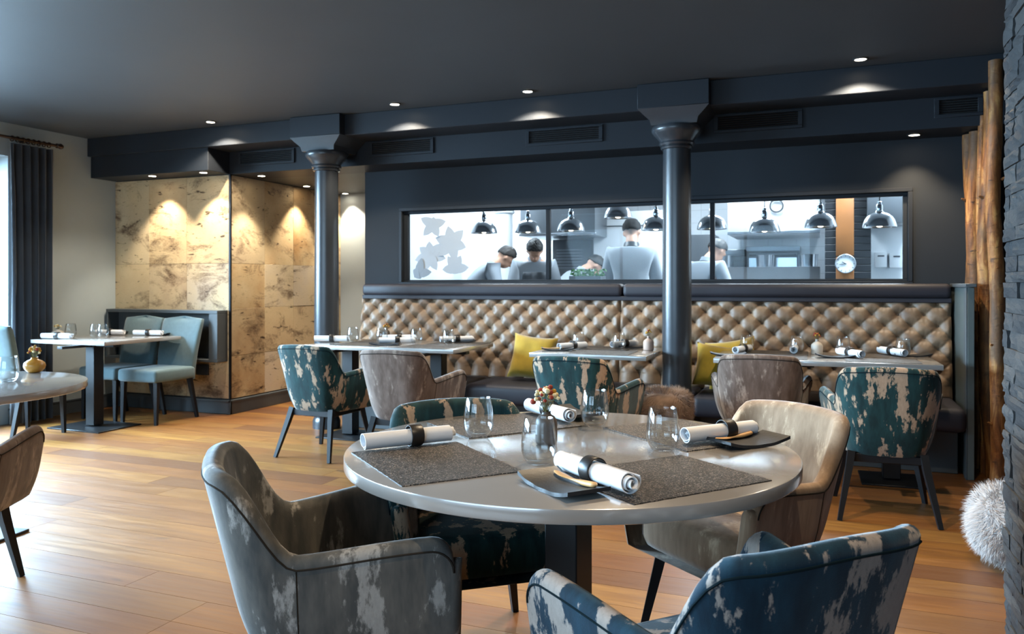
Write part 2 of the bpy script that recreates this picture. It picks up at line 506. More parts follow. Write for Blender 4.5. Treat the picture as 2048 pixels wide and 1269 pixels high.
# floor: a dark bed and boards laid in rows along X
fl = B(); fl.b2(XL - 0.4, XR + 0.1, YF - 0.2, 7.95, -0.06, -0.016)
floor = struct(fl.obj('floor', M['joint'], smooth=0))
row_w = 0.185; gap = 0.002
random.seed(21)
lengths = [1.45, 1.75, 2.05, 2.4]
plank_me = {}
for L in lengths:
    b = B(); b.box((0, 0, -0.008), (L - gap, row_w - gap, 0.016), 0.0, 1); plank_me[L] = b.mesh('plank', M['floor'], 0)
y = YF; n_pl = 0
clip_me = {}
while y < 7.85:
    x = XL - random.uniform(0.0, 1.6)
    while x < XR:
        L = random.choice(lengths); x0, x1 = max(x, XL), min(x + L, XR)
        xx = x; x += L
        if x1 - x0 < 0.05: continue
        if y > 6.25 and (xx > -3.9 or x1 < -5.3): continue
        if y < -0.9 and x0 > -7: # behind the camera: few, never in view
            pass
        full = abs((x1 - x0) - L) < 1e-6
        if full: me = plank_me[L]
        else:
            key = round(x1 - x0, 2)
            if key not in clip_me:
                b = B(); b.box((0, 0, -0.008), (key - gap, row_w - gap, 0.016), 0.0, 1); clip_me[key] = b.mesh('plank', M['floor'], 0)
            me = clip_me[key]
        o = link('plank', me, floor); o.location = ((x0 + x1) / 2, y + row_w / 2, 0); n_pl += 1
    y += row_w

b = B(); b.b2(XL - 0.4, XR + 0.1, YF - 0.2, YB + 0.12, ZC, ZC + 0.1)
struct(b.obj('ceiling', M['ceil'], smooth=0))

# left wall with two windows (deep reveals)
def wall_with_openings(name, axis, pos, thick, a0, a1, z0, z1, holes, mat):
    """wall in the plane axis=pos; holes = [(a0,a1,z0,z1)] sorted along a"""
    b = B()
    def put(p0, p1, q0, q1):
        if p1 - p0 < 1e-4 or q1 - q0 < 1e-4: return
        lo, hi = sorted((pos, pos + thick))
        if axis == 'x': b.b2(lo, hi, p0, p1, q0, q1)
        else: b.b2(p0, p1, lo, hi, q0, q1)
    cur = a0
    for h in holes:
        put(cur, h[0], z0, z1); put(h[0], h[1], z0, h[2]); put(h[0], h[1], h[3], z1); cur = h[1]
    put(cur, a1, z0, z1)
    return struct(b.obj(name, mat, smooth=0))

wall_with_openings('wall_left', 'x', XL, -0.36, YF, 7.9, 0, ZC, [(-1.9, 0.9, 0.35, 2.36), (1.45, 4.80, 0.35, 2.36)], M['wall_l'])
wall_with_openings('wall_front', 'y', YF, -0.25, XL - 0.36, XR, 0, ZC, [(-5.0, -0.2, 0.5, 2.4)], M['wall'])
b = B(); b.b2(XR, XR + 0.15, YF, 9.6, 0, 2.8); struct(b.obj('wall_right', M['wall'], smooth=0))

def outer_window(name, axis, pos, a0, a1, z0, z1, n):
    root = bpy.data.objects.new(name, None); COL.objects.link(root); struct(root)
    def bx_(p0, p1, q0, q1, d0, d1):
        k = B()
        if axis == 'x': k.b2(pos + d0, pos + d1, p0, p1, q0, q1, 0.004, 1)
        else: k.b2(p0, p1, pos + d0, pos + d1, q0, q1, 0.004, 1)
        return k
    fr = B()
    for k in (bx_(a0, a1, z0, z0 + 0.06, -.03, .03), bx_(a0, a1, z1 - 0.06, z1, -.03, .03), bx_(a0, a0 + .06, z0 + .06, z1 - .06, -.03, .03), bx_(a1 - .06, a1, z0 + .06, z1 - .06, -.03, .03)):
        fr.add(k.v, k.f)
    fr.obj('window_frame', M['kgrey'], root)
    w = (a1 - a0) / n
    for i in range(n):
        if i: bx_(a0 + i * w - .025, a0 + i * w + .025, z0 + .06, z1 - .06, -.028, .028).obj('mullion', M['kgrey'], root)
        bx_(a0 + i * w + .03, a0 + (i + 1) * w - .03, z0 + .05, z1 - .05, -.004, .004).obj('pane', M['pane'], root)
    return root

outer_window('window_2', 'x', XL - 0.30, 1.45, 4.80, 0.35, 2.36, 3)
outer_window('window_3', 'x', XL - 0.30, -1.9, 0.9, 0.35, 2.36, 3)
outer_window('window_4', 'y', YF - 0.2, -5.0, -0.2, 0.5, 2.4, 4)

# main wall with the long kitchen window
WX0, WX1, WZ0, WZ1 = -3.58, 0.553, 1.25, 1.895
wall_with_openings('wall_back', 'y', YB, 0.12, -3.975, XR, 0, 2.72, [(WX0, WX1, WZ0, WZ1)], M['wall'])
b = B(); b.b2(-3.975, -3.90, YB + 0.12, 7.9, 0, 2.72); struct(b.obj('wall_corridor_side', M['wall'], smooth=0))
b = B(); b.b2(-5.6, -3.975, 7.75, 7.9, 0, 2.72); struct(b.obj('wall_corridor_end', M['wall_l'], smooth=0))

win = bpy.data.objects.new('window_1', None); COL.objects.link(win); struct(win)
fr = B()
d0, d1 = YB - 0.012, YB + 0.13
ft = 0.03
fr.b2(WX0 - ft, WX1 + ft, YB - 0.014, YB - 0.001, WZ1, WZ1 + ft, 0.003, 1); fr.b2(WX0 - ft, WX1 + ft, YB - 0.014, YB - 0.001, WZ0 - ft, WZ0, 0.003, 1)
fr.b2(WX0 - ft, WX0, YB - 0.014, YB - 0.001, WZ0, WZ1, 0.003, 1); fr.b2(WX1, WX1 + ft, YB - 0.014, YB - 0.001, WZ0, WZ1, 0.003, 1)
fr.obj('window_frame', M['beam'], win)
inn = B()
inn.b2(WX0, WX1, YB + 0.03, YB + 0.075, WZ1 - 0.025, WZ1, 0.002, 1); inn.b2(WX0, WX1, YB + 0.03, YB + 0.075, WZ0, WZ0 + 0.02, 0.002, 1)
inn.b2(WX0, WX0 + 0.04, YB + 0.03, YB + 0.075, WZ0 + .02, WZ1 - .025, 0.002, 1); inn.b2(WX1 - 0.03, WX1, YB + 0.03, YB + 0.075, WZ0 + .02, WZ1 - .025, 0.002, 1)
inn.obj('glazing_bead', M['wall'], win)
xs = [WX0 + 0.04, upY(1097, 500, YB + 0.05).x, upY(1425, 500, YB + 0.05).x, WX1 - 0.03]
for i in range(3):
    B().b2(xs[i] + (0.018 if i else 0), xs[i + 1] - (0.018 if i < 2 else 0), YB + 0.047, YB + 0.055, WZ0 + 0.02, WZ1 - 0.025).obj('pane', M['pane'], win, 0)
    if i: B().b2(xs[i] - 0.018, xs[i] + 0.018, YB + 0.03, YB + 0.075, WZ0 + 0.02, WZ1 - 0.025, 0.003, 1).obj('mullion', M['metal_dk'], win)

# beam, fascia, soffits
b = B(); b.b2(XL, XR, 5.6, 5.92, 2.475, ZC, 0.004, 1); struct(b.obj('trim_1', M['beam'], smooth=0))
b = B(); b.b2(-5.22, XR, 5.92, YB + 0.02, ZS, ZC); struct(b.obj('trim_2', M['beam'], smooth=0))
b = B(); b.b2(-5.6, -3.95, YB + 0.02, 7.76, ZS, ZC); struct(b.obj('trim_3', M['ceil'], smooth=0))
b = B(); b.b2(XL, -5.22, 5.64, 6.0, ZS, ZC - 0.17, 0.003, 1); struct(b.obj('trim_4', M['beam'], smooth=0))

# birch-clad block: core + panels
BX, BY = -5.22, 5.93
core = B(); core.b2(XL, BX - 0.012, BY + 0.012, 7.8, 0, ZS)
block = struct(core.obj('wall_birch_block', M['kdark'], smooth=0))
random.seed(5)
cols = [(-6.68, -6.23), (-6.23, -5.75), (-5.75, -5.235)]
rows_f = [(0.145, 0.60), (0.60, 1.43), (1.43, 2.265)]
for (x0, x1) in cols:
    for (z0, z1) in rows_f:
        dpt = random.uniform(0.0, 0.002)
        k = B(); k.box((0, 0, 0), (x1 - x0 - 0.002, 0.012, z1 - z0 - 0.002), 0.0008, 1)
        o = k.obj('birch_panel', M['birch'], block, 0); o.location = ((x0 + x1) / 2, BY + 0.006 - dpt, (z0 + z1) / 2)
cols_s = [(5.945, 6.42), (6.42, 6.88), (6.88, 7.35), (7.35, 7.75)]
rows_s = [(0.145, 0.55), (0.55, 1.0), (1.0, 1.43), (1.43, 2.265)]
for ci, (y0, y1) in enumerate(cols_s):
    for (z0, z1) in rows_s:
        dpt = random.uniform(0.0, 0.002)
        k = B(); k.box((0, 0, 0), (0.012, y1 - y0 - 0.002, z1 - z0 - 0.002), 0.0008, 1)
        o = k.obj('birch_panel', M['birch'], block, 0); o.location = (BX - 0.006 + dpt, (y0 + y1) / 2, (z0 + z1) / 2)
k = B(); k.b2(BX - 0.018, BX + 0.004, BY - 0.004, BY + 0.014, 0.145, ZS - .002, 0.002, 1); k.obj('corner_strip', M['metal_dk'], block)

def baseboard(name, pts):
    for (x0, x1, y0, y1) in pts:
        k = B(); k.b2(x0, x1, y0, y1, 0, 0.125, 0.004, 1); k.b2(x0 - .002, x1 + .002, y0 - .002, y1 + .002, 0.11, 0.135, 0.006, 2)
        struct(k.obj(name, M['base']))
baseboard('baseboard_block_front', [(XL + .02, BX + 0.018, BY - 0.018, BY + .005)])
baseboard('baseboard_block_side', [(BX - .01, BX + 0.018, BY - .018, 7.75)])
baseboard('baseboard_left', [(XL, XL + 0.018, 4.80, BY - 0.02)])

# slate clad pillar at the right
PX, PY = 0.592, 3.19
k = B(); k.b2(PX + 0.03, PX + 0.9, 1.9, PY - 0.02, 0, ZC)
pillar = struct(k.obj('wall_pillar', M['mortar'], smooth=0))
random.seed(11)
stone_me = []
def stone_mesh(h):
    L = 1.0
    nx, ny = 5, 3
    k = B()
    prof = [[random.uniform(0.002, 0.013) for _ in range(nx + 1)] for _ in range(ny + 1)]
    def fn(u, v):
        i, j = round(u * nx), round(v * ny)
        edge = 0.5 if (i in (0, nx) or j in (0, ny)) else 1.0
        return (-prof[j][i] * edge - 0.006, -L / 2 + u * L, -0.5 + v)
    k.grid(fn, nx, ny)
    n = (nx + 1) * (ny + 1)
    ring = [i for i in range(nx + 1)] + [j * (nx + 1) + nx for j in range(1, ny + 1)] + [ny * (nx + 1) + i for i in range(nx - 1, -1, -1)] + [j * (nx + 1) for j in range(ny - 1, 0, -1)]
    base = len(k.v)
    for r in ring:
        p = k.v[r]; k.v.append((0.03, p[1], p[2]))
    m = len(ring)
    for a in range(m):
        c = (a + 1) % m
        k.f.append((ring[a], base + a, base + c, ring[c])); k.m.append(0)
    return k.mesh('slate_stone', M['slate'], 0)
for _ in range(14): stone_me.append(stone_mesh(1))
z = 0.0; row = 0
while z < ZC - 0.012:
    h = random.choice([0.036, 0.044, 0.052, 0.06]); h = min(h, ZC - z)
    yy = PY + random.uniform(-0.004, 0.012)
    first = True
    while yy > 2.1:
        L = random.uniform(0.10, 0.34)
        if first: L *= random.uniform(0.4, 1.0)
        first = False
        o = link('slate_stone', random.choice(stone_me), pillar)
        o.location = (PX + random.uniform(-0.004, 0.006), yy - L / 2, z + h / 2); o.scale = (1, L - 0.0015, h - 0.0012)
        yy -= L
        if row % 1 == 0 and yy < 2.2: break
    z += h; row += 1

# ------------------------------------------------------------------ columns
def column(cx, cy, label):
    t = thing('cast_iron_column', label, 'column', (cx, cy, 0), 0, 'cast iron columns')
    B().lathe([(0.118, 0), (0.118, 0.06), (0.112, 0.075), (0.106, 0.09)], 32).obj('base', M['column'], t)
    B().lathe([(0.104, 0.088), (0.104, 1.0), (0.098, 2.17), (0.099, 2.205)], 40).obj('shaft', M['column'], t)
    B().lathe([(0.1, 2.195), (0.112, 2.20), (0.116, 2.21), (0.110, 2.22), (0.122, 2.225), (0.128, 2.237), (0.12, 2.25), (0.125, 2.262), (0.145, 2.285), (0.165, 2.305), (0.178, 2.325), (0.18, 2.345), (0.172, 2.36)], 40).obj('capital', M['column'], t)
    k = B()
    def ring(hx, hy0, hy1, z): return [(-hx, hy0, z), (hx, hy0, z), (hx, hy1, z), (-hx, hy1, z)]
    lv = [ring(0.16, -0.13, 0.2, 2.36), ring(0.17, -0.14, 0.22, 2.40), ring(0.215, -0.16, 0.22, 2.44), ring(0.25, -0.175, 0.22, 2.475)]
    vs = [p for r in lv for p in r]; fs = [(3, 2, 1, 0)]
    for j in range(3):
        for i in range(4): fs.append((j * 4 + i, j * 4 + (i + 1) % 4, (j + 1) * 4 + (i + 1) % 4, (j + 1) * 4 + i))
    fs.append((12, 13, 14, 15)); k.add(vs, fs); k.obj('corbel', M['column'], t, 20)
    B().b2(-0.25, 0.25, -0.175, 0.0, 2.475, ZC - 0.002, 0.004, 1).obj('head_block', M['beam'], t)
    return t
column(-3.98, 5.70, 'glossy grey cast iron column beside the birch bark wall')
column(-0.99, 5.70, 'glossy grey cast iron column in front of the tufted banquette')

# ------------------------------------------------------------------ vents in the fascia
def vent(px0, px1, label, z0=2.335, z1=2.468):
    x0 = upY(px0, 300, 5.92).x; x1 = upY(px1, 300, 5.92).x; yf = 5.92
    t = thing('air_vent', label, 'vent', ((x0 + x1) / 2, yf, z0), 0, 'air vents in the fascia')
    w = (x1 - x0) / 2; h = z1 - z0
    k = B()
    k.b2(-w, w, -0.014, -0.001, 0, 0.022, 0.002, 1); k.b2(-w, w, -0.014, -0.001, h - 0.014, h, 0.002, 1)
    k.b2(-w, -w + 0.03, -0.014, -0.001, 0.022, h - 0.014, 0.002, 1); k.b2(w - 0.03, w, -0.014, -0.001, 0.022, h - 0.014, 0.002, 1)
    k.obj('frame', M['beam'], t)
    B().b2(-w + 0.03, w - 0.03, -0.003, -0.0005, 0.022, h - 0.014).obj('backing', M['recess_shade'] if 'recess_shade' in M else M['kdark'], t)
    sm = None
    for i in range(6):
        zz = 0.034 + i * (h - 0.055) / 5
        if sm is None: sm = B().box((0, 0, 0), (2 * w - 0.062, 0.009, 0.003), 0, 1, Matrix.Rotation(R(35), 4, 'X')).mesh('slat', M['metal_dk'], 0)
        o = link('slat', sm, t); o.location = (0, -0.008, zz)
M['recess_shade'] = plain('vent_recess_shade', '#050506', 0.9)  # near-black sheet colour paints the shade inside the vent recess
vent(478, 590, 'black louvred air vent left of the birch-side column')
vent(740, 868, 'black louvred air vent above the left end of the banquette')
vent(1052, 1206, 'black louvred air vent just left of the middle column')
vent(1428, 1605, 'black louvred air vent just right of the middle column')
vent(1868, 1966, 'black louvred air vent beside the birch trunks')

# ------------------------------------------------------------------ ceiling downlights
DL = None
dl_ring = B().lathe([(0.036, -0.001), (0.046, -0.001), (0.048, -0.004), (0.044, -0.008), (0.036, -0.009), (0.033, -0.004)], 28, cap=False).mesh('trim_ring', M['trimw'])
dl_lens = B().lathe([(0.034, -0.004), (0.034, -0.006), (0.0, -0.0065)], 24, cap=False).mesh('lens', M['lamp_on'])
def downlight(x, y, z, label, power=16, ang=75, tilt=(0, 0), blend=0.6, col=WARM, group='ceiling downlights'):
    t = thing('ceiling_downlight', label, 'downlight', (x, y, z), 0, group)
    link('trim_ring', dl_ring, t); link('lens', dl_lens, t)
    d = bpy.data.lights.new('downlight_beam', 'SPOT'); d.energy = power; d.spot_size = R(ang); d.spot_blend = blend; d.color = col; d.shadow_soft_size = 0.022
    o = bpy.data.objects.new('downlight_beam', d); COL.objects.link(o); o.parent = t; o.location = (0, 0, -0.012); o.rotation_euler = (R(tilt[0]), R(tilt[1]), 0)
    return t
for (px, py, lab) in [(409, 240, 'lit ceiling downlight nearest the curtain, above the birch wall'), (781, 204, 'lit ceiling downlight right of the birch-side column block'), (1048, 177, 'lit ceiling downlight left of the middle column block'), (1721, 117, 'lit ceiling downlight nearest the slate pillar')]:
    p = unp(px, py, ZC); downlight(p.x, 5.41, ZC, lab, 85, 128, (0, 0), 0.3, (1.0, .88, .70))
for (px, py, lab) in [(279, 347, 'lit soffit downlight over the left part of the birch wall'), (394, 342, 'lit soffit downlight over the middle of the birch wall')]:
    p = unp(px, py, ZS); downlight(p.x, 5.72, ZS, lab, 62, 84, (6, 0), 0.5, (1.0, .89, .72))
for (px, py, lab) in [(523, 351, 'lit soffit downlight just right of the birch corner'), (608, 372, 'lit soffit downlight just left of the birch-side column shaft'), (680, 387, 'lit soffit downlight at the far end of the corridor')]:
    p = unp(px, py, ZS); downlight(max(p.x, -5.08), p.y, ZS, lab, 85, 84, (0, -6), 0.5, (1.0, .89, .72))
p = unp(1829, 268, ZS); downlight(p.x, 6.10, ZS, 'lit soffit downlight above the right end of the banquette', 40, 90, (6, 0), 0.7)
# further spots of the same ceiling over the tables (above and behind the view)
for i, (x, y, w) in enumerate([(-2.5, 3.0, 30), (-0.75, 3.35, 170), (-4.1, 2.2, 25), (-0.1, 1.1, 80), (-2.2, 0.9, 60), (0.3, 3.7, 70)]):
    downlight(x, y, ZC, 'lit ceiling downlight above the frame, ' + ['between the left and middle tables', 'behind the centre round table', 'over the left round table', 'over the blue-tinted armchair', 'left of the grey-tinted taupe armchair', 'over the white pouf'][i], w, 95, (0, 0), 0.5, group='downlights above the frame')

# ------------------------------------------------------------------ banquette
def smooth01(x):
    x = max(0.0, min(1.0, x)); return x * x * (3 - 2 * x)

BQ0, BQ1 = -3.93, 0.81
bq = thing('banquette', 'long banquette with champagne button-tufted velvet back and black seat', 'bench', ((BQ0 + BQ1) / 2, 6.0, 0))
OFF = Vector(((BQ0 + BQ1) / 2, 6.0, 0))
def bqo(k, name, mat, smooth=40):
    k.v = [(p[0] - OFF.x, p[1] - OFF.y, p[2]) for p in k.v]
    return k.obj(name, mat, bq, smooth)
ZT0, ZT1 = 0.44, 1.12         # tufted panel
TA, TB = 0.165, 0.158         # button pitch along / twice the row height
btn = B()
def tuft_panel(x0, x1):
    nx = int((x1 - x0) / 0.0068); nz = 100
    n_b = round((x1 - x0) / TA); ta = (x1 - x0) / n_b
    zb0, zb1 = ZT0 + 0.10, ZT0 + 0.10 + 7 * TB / 2     # first / last button row
    def depth(x, z):
        zz = z
        u = (x - x0) / ta; lim_lo = zb0; lim_hi = zb1
        zc = min(max(zz, lim_lo), lim_hi); w = (zc - zb0) / TB
        a = abs(math.sin(PI * (u + w))); c = abs(math.sin(PI * (u - w)))
        h = None
        if lim_lo <= zz <= lim_hi:
            s1 = round(u + w); s2 = round(u - w); xb = (s1 + s2) / 2; wb = (s1 - s2) / 2      # nearest button of the lattice
            d = math.hypot((u - xb) * ta, (w - wb) * TB); an = math.atan2((w - wb) * TB, (u - xb) * ta)
            fold = 1 + 0.10 * math.sin(an * 9 + xb * 7 + wb * 3) * math.exp(-(d / 0.04) ** 2)
            h = 0.66 * (1 - math.exp(-(d / 0.030) ** 1.25)) * fold + 0.34 * (a * c) ** 0.30
        if h is None:
            # straight pleats running from the outer buttons to the edge
            q = abs(math.sin(PI * (u + w))) ; h0 = q ** 0.84
            e = (lim_lo - zz) / 0.10 if zz < lim_lo else (zz - lim_hi) / (ZT1 - lim_hi)
            h = h0 * (1 - 0.0 * e) + 0.25 * smooth01(e) * (1 - h0)
        ed = min(1.0, (x - x0 + 0.004) / 0.025, (x1 - x + 0.004) / 0.025, (z - ZT0 + 0.01) / 0.03, (ZT1 - z + 0.008) / 0.03)
        return 0.050 * h * (0.25 + 0.75 * math.sqrt(max(0.0, ed)))
    def fn(u, v):
        x = x0 + u * (x1 - x0); z = ZT0 + v * (ZT1 - ZT0)
        yb = 6.13 + 0.09 * v            # reclined
        return (x, yb - depth(x, z) - 0.012, z)
    k = B(); k.grid(fn, nx, nz)
    n = len(k.v); w = nx + 1
    # return edges so that it is a solid pad
    ring = list(range(w)) + [j * w + nx for j in range(1, nz + 1)] + [nz * w + i for i in range(nx - 1, -1, -1)] + [j * w for j in range(nz - 1, 0, -1)]
    base = len(k.v)
    for r in ring: k.v.append((k.v[r][0], 6.275, k.v[r][2]))
    for a in range(len(ring)):
        c = (a + 1) % len(ring); k.f.append((ring[c], base + c, base + a, ring[a])); k.m.append(0)
    bqo(k, 'backrest_panel', M['tuft'], 60)
    for r in range(8):
        z = zb0 + r * TB / 2
        for i in range(n_b + 1):
            x = x0 + (i + (0.5 if r % 2 else 0.0)) * ta
            if x < x0 + 0.04 or x > x1 - 0.04: continue
            v = (z - ZT0) / (ZT1 - ZT0)
            btn.sphere((x, 6.13 + 0.09 * v - 0.016, z), (0.011, 0.008, 0.011), 8, 5)
XS = -1.52
tuft_panel(BQ0, XS - 0.001); tuft_panel(XS + 0.001, BQ1)
o = bqo(btn, 'buttons', M['button']); o['kind'] = 'stuff'
for (x0, x1) in [(BQ0 + 0.02, -1.5), (-1.498, BQ1)]:
    k = B(); k.b2(x0, x1, 6.135, 6.286, 1.128, 1.235, 0.035, 4); bqo(k, 'head_roll', M['bench'])
k = B(); k.b2(BQ0 + 0.02, BQ1 - 0.0, 6.15, 6.285, 1.10, 1.135, 0.004, 1); bqo(k, 'head_rail', M['bench'])
# seat cushions, notched at the column
for (x0, x1) in [(BQ0 + 0.03, -2.62), (-2.618, -1.115), (-0.865, 0.0), (0.002, 0.82)]:
    k = B(); k.b2(x0, x1, 5.56, 6.15, 0.30, 0.455, 0.045, 4); bqo(k, 'seat_cushion', M['bench'])
k = B(); k.b2(-1.113, -0.867, 5.86, 6.15, 0.30, 0.45, 0.03, 3); bqo(k, 'seat_cushion', M['bench'])
k = B(); k.b2(BQ0 + 0.05, -1.14, 5.80, 6.28, 0, 0.30, 0.004, 1); k.b2(-0.84, 0.80, 5.80, 6.28, 0, 0.30, 0.004, 1)
k.b2(-1.14, -0.84, 5.86, 6.28, 0, 0.30); bqo(k, 'plinth', M['base'])

# end panel
pan = thing('end_panel', 'grey half-height end panel with ledge at right end of the banquette', 'panel', (0.85, 5.98, 0))
B().b2(-0.02, 0.02, -0.33, 0.31, 0.0, 1.21, 0.003, 1).obj('panel', M['panel'], pan)
B().b2(-0.035, 0.03, -0.35, 0.315, 1.21, 1.235, 0.004, 1).obj('ledge', M['base'], pan)
B().b2(-0.028, -0.0201, -0.33, -0.25, 0.0, 1.21, 0.002, 1).obj('edge_stile', M['base'], pan)

# ------------------------------------------------------------------ birch trunks
random.seed(3)
def trunk(x, y, z0, z1, r, label):
    t = thing('birch_trunk', label, 'tree trunk', (x, y, 0), 0, 'birch trunks by the banquette')
    n, m = 20, 46
    ph = random.uniform(0, 20); wob = random.uniform(0.008, 0.018)
    k = B()
    rings = []
    for j in range(m + 1):
        z = z0 + (z1 - z0) * j / m
        cx = wob * math.sin(z * 2.3 + ph) + 0.4 * wob * math.sin(z * 6 + ph); cy = wob * math.cos(z * 1.9 + ph * 2)
        kn = sum(0.22 * math.exp(-((z - kz) / 0.025) ** 2) for kz in [z0 + 0.3 + q * 0.41 + 0.13 * math.sin(ph + q * 5) for q in range(6)])
        for i in range(n):
            a = 2 * PI * i / n
            rr = r * (1 - 0.12 * (z / 2.6)) * (1 + 0.07 * noise.noise((math.cos(a) * 1.5 + ph, math.sin(a) * 1.5, z * 4))) * (1 + kn * max(0.15, math.cos(a - ph)))
            k.v.append((cx + rr * math.cos(a), cy + rr * math.sin(a), z))
    for j in range(m):
        for i in range(n):
            q = (i + 1) % n; k.f.append((j * n + i, j * n + q, (j + 1) * n + q, (j + 1) * n + i)); k.m.append(0)
    k.f.append(tuple(range(n))[::-1]); k.f.append(tuple(m * n + i for i in range(n))); k.m += [0, 0]
    k.obj('stem', M['trunk'], t, 60)
    kb = B()
    for q in range(4):
        z = z0 + 0.35 + q * 0.5 + random.uniform(-.1, .1); a = random.uniform(PI * 0.9, PI * 1.9)
        d = Vector((math.cos(a), math.sin(a), 0.5)).normalized()
        p0 = Vector((r * 0.7 * math.cos(a), r * 0.7 * math.sin(a), z))
        B().tube([p0, p0 + d * (r * 0.55), p0 + d * (r * 0.75)], [r * 0.22, r * 0.15, r * 0.1], 7).obj('branch_stub', M['trunk'], t)
    return t
for (px, Y, z1, r, lab) in [(1932, 6.20, 2.26, 0.052, 'slim pale birch trunk leftmost, against the dark wall'),
                            (1953, 6.08, 2.26, 0.050, 'slim birch trunk second from the left, behind the end panel'),
                            (1966, 5.93, 2.46, 0.032, 'thinnest dark birch trunk in the middle of the row'),
                            (1979, 5.80, 2.46, 0.05, 'grey-brown birch trunk fourth from the left'),
                            (1992, 5.56, 2.60, 0.044, 'orange birch trunk standing on the floor beside the slate pillar')]:
    p = upY(px, 569, Y); trunk(max(p.x, 0.885 + r), Y, 0.0, z1, r, lab)

# ------------------------------------------------------------------ fur seats
def fur_tufts(pts, n_per, length, width, droop, seed):
    rnd = random.Random(seed); k = B()
    for (p, nr) in pts:
        for _ in range(n_per):
            tdir = Vector((rnd.gauss(0, 1), rnd.gauss(0, 1), rnd.gauss(0, 1)))
            tdir = (tdir - nr * tdir.dot(nr)).normalized()
            clump = Vector((noise.noise(p * 9), noise.noise(p * 9 + Vector((7, 3, 1))), noise.noise(p * 9 + Vector((1, 9, 4)))))
            d = (nr + tdir * 0.35 + clump * 1.3 + Vector((0, 0, -droop))).normalized()
            L = length * rnd.uniform(0.6, 1.15); s = d.cross(nr + Vector((.01, .02, .03))).normalized() * width
            p0 = p + tdir * 0.006; p1 = p0 + d * L * 0.55; p2 = p0 + (d + Vector((0, 0, -0.5 * droop)) + tdir * 0.15).normalized() * L
            b0 = len(k.v); k.v += [p0 - s, p0 + s, p1 + s * .8, p1 - s * .8, p2]
            k.f += [(b0, b0 + 1, b0 + 2, b0 + 3), (b0 + 3, b0 + 2, b0 + 4)]; k.m += [0, 0]
    return k

def superell(rx, ry, rz, e, n, zc):
    pts = []
    ga = PI * (3 - math.sqrt(5))
    for i in range(n):
        z = 1 - 2 * (i + 0.5) / n; rr = math.sqrt(1 - z * z); a = i * ga
        v = Vector((rr * math.cos(a), rr * math.sin(a), z))
        s = (abs(v.x) ** e + abs(v.y) ** e + abs(v.z) ** e) ** (-1 / e); q = v * s
        nr = Vector((math.copysign(abs(q.x) ** (e - 1), q.x) / rx, math.copysign(abs(q.y) ** (e - 1), q.y) / ry, math.copysign(abs(q.z) ** (e - 1), q.z) / rz)).normalized()
        pts.append((Vector((q.x * rx, q.y * ry, q.z * rz + zc)), nr))
    return pts

def core_super(rx, ry, rz, e, zc):
    def fn(u, v):
        b_ = -PI / 2 + PI * v; a = 2 * PI * u; w = Vector((math.cos(b_) * math.cos(a), math.cos(b_) * math.sin(a), math.sin(b_)))
        s = (abs(w.x) ** e + abs(w.y) ** e + abs(w.z) ** e) ** (-1 / e)
        return (w.x * s * rx, w.y * s * ry, w.z * s * rz + zc)
    return B().grid(fn, 32, 20, True)

p = lt(2.21, 3.42)
pf = thing('fur_pouf', 'white long-haired sheepskin pouf half hidden by the slate pillar', 'pouf', (p.x, p.y, 0))
core_super(0.18, 0.18, 0.15, 2.6, 0.165).obj('cushion', M['fur_w'], pf)
o = fur_tufts(superell(0.178, 0.178, 0.148, 2.6, 3000, 0.18), 5, 0.055, 0.0011, 0.45, 1).obj('fur', M['fur_w'], pf); o['kind'] = 'stuff'
p = lt(0.99, 5.08)
pf = thing('fur_stool', 'brown fur-topped stool at the foot of the middle column', 'stool', (p.x, p.y, 0), R(14))
core_super(0.145, 0.145, 0.105, 3.4, 0.435).obj('cushion', M['fur_b'], pf)
o = fur_tufts(superell(0.143, 0.143, 0.104, 3.4, 2600, 0.435), 5, 0.05, 0.0012, 0.35, 2).obj('fur', M['fur_b'], pf); o['kind'] = 'stuff'
for sx in (-1, 1):
    for sy in (-1, 1):
        B().tube([(sx * .1, sy * .1, 0.36), (sx * .12, sy * .12, 0.0)], [0.017, 0.012], 8).obj('leg', M['black_wood'], pf)

# ------------------------------------------------------------------ armchair
def catmull(P, n):
    out = []
    P = [Vector(p) for p in P]; Q = [P[0] * 2 - P[1]] + P + [P[-1] * 2 - P[-2]]
    for i in range(1, len(Q) - 2):
        for j in range(n):
            t = j / n
            out.append(0.5 * ((2 * Q[i]) + (Q[i + 1] - Q[i - 1]) * t + (2 * Q[i - 1] - 5 * Q[i] + 4 * Q[i + 1] - Q[i + 2]) * t * t + (3 * Q[i] - Q[i - 1] - 3 * Q[i + 1] + Q[i + 2]) * t ** 3))
    out.append(P[-1]); return out

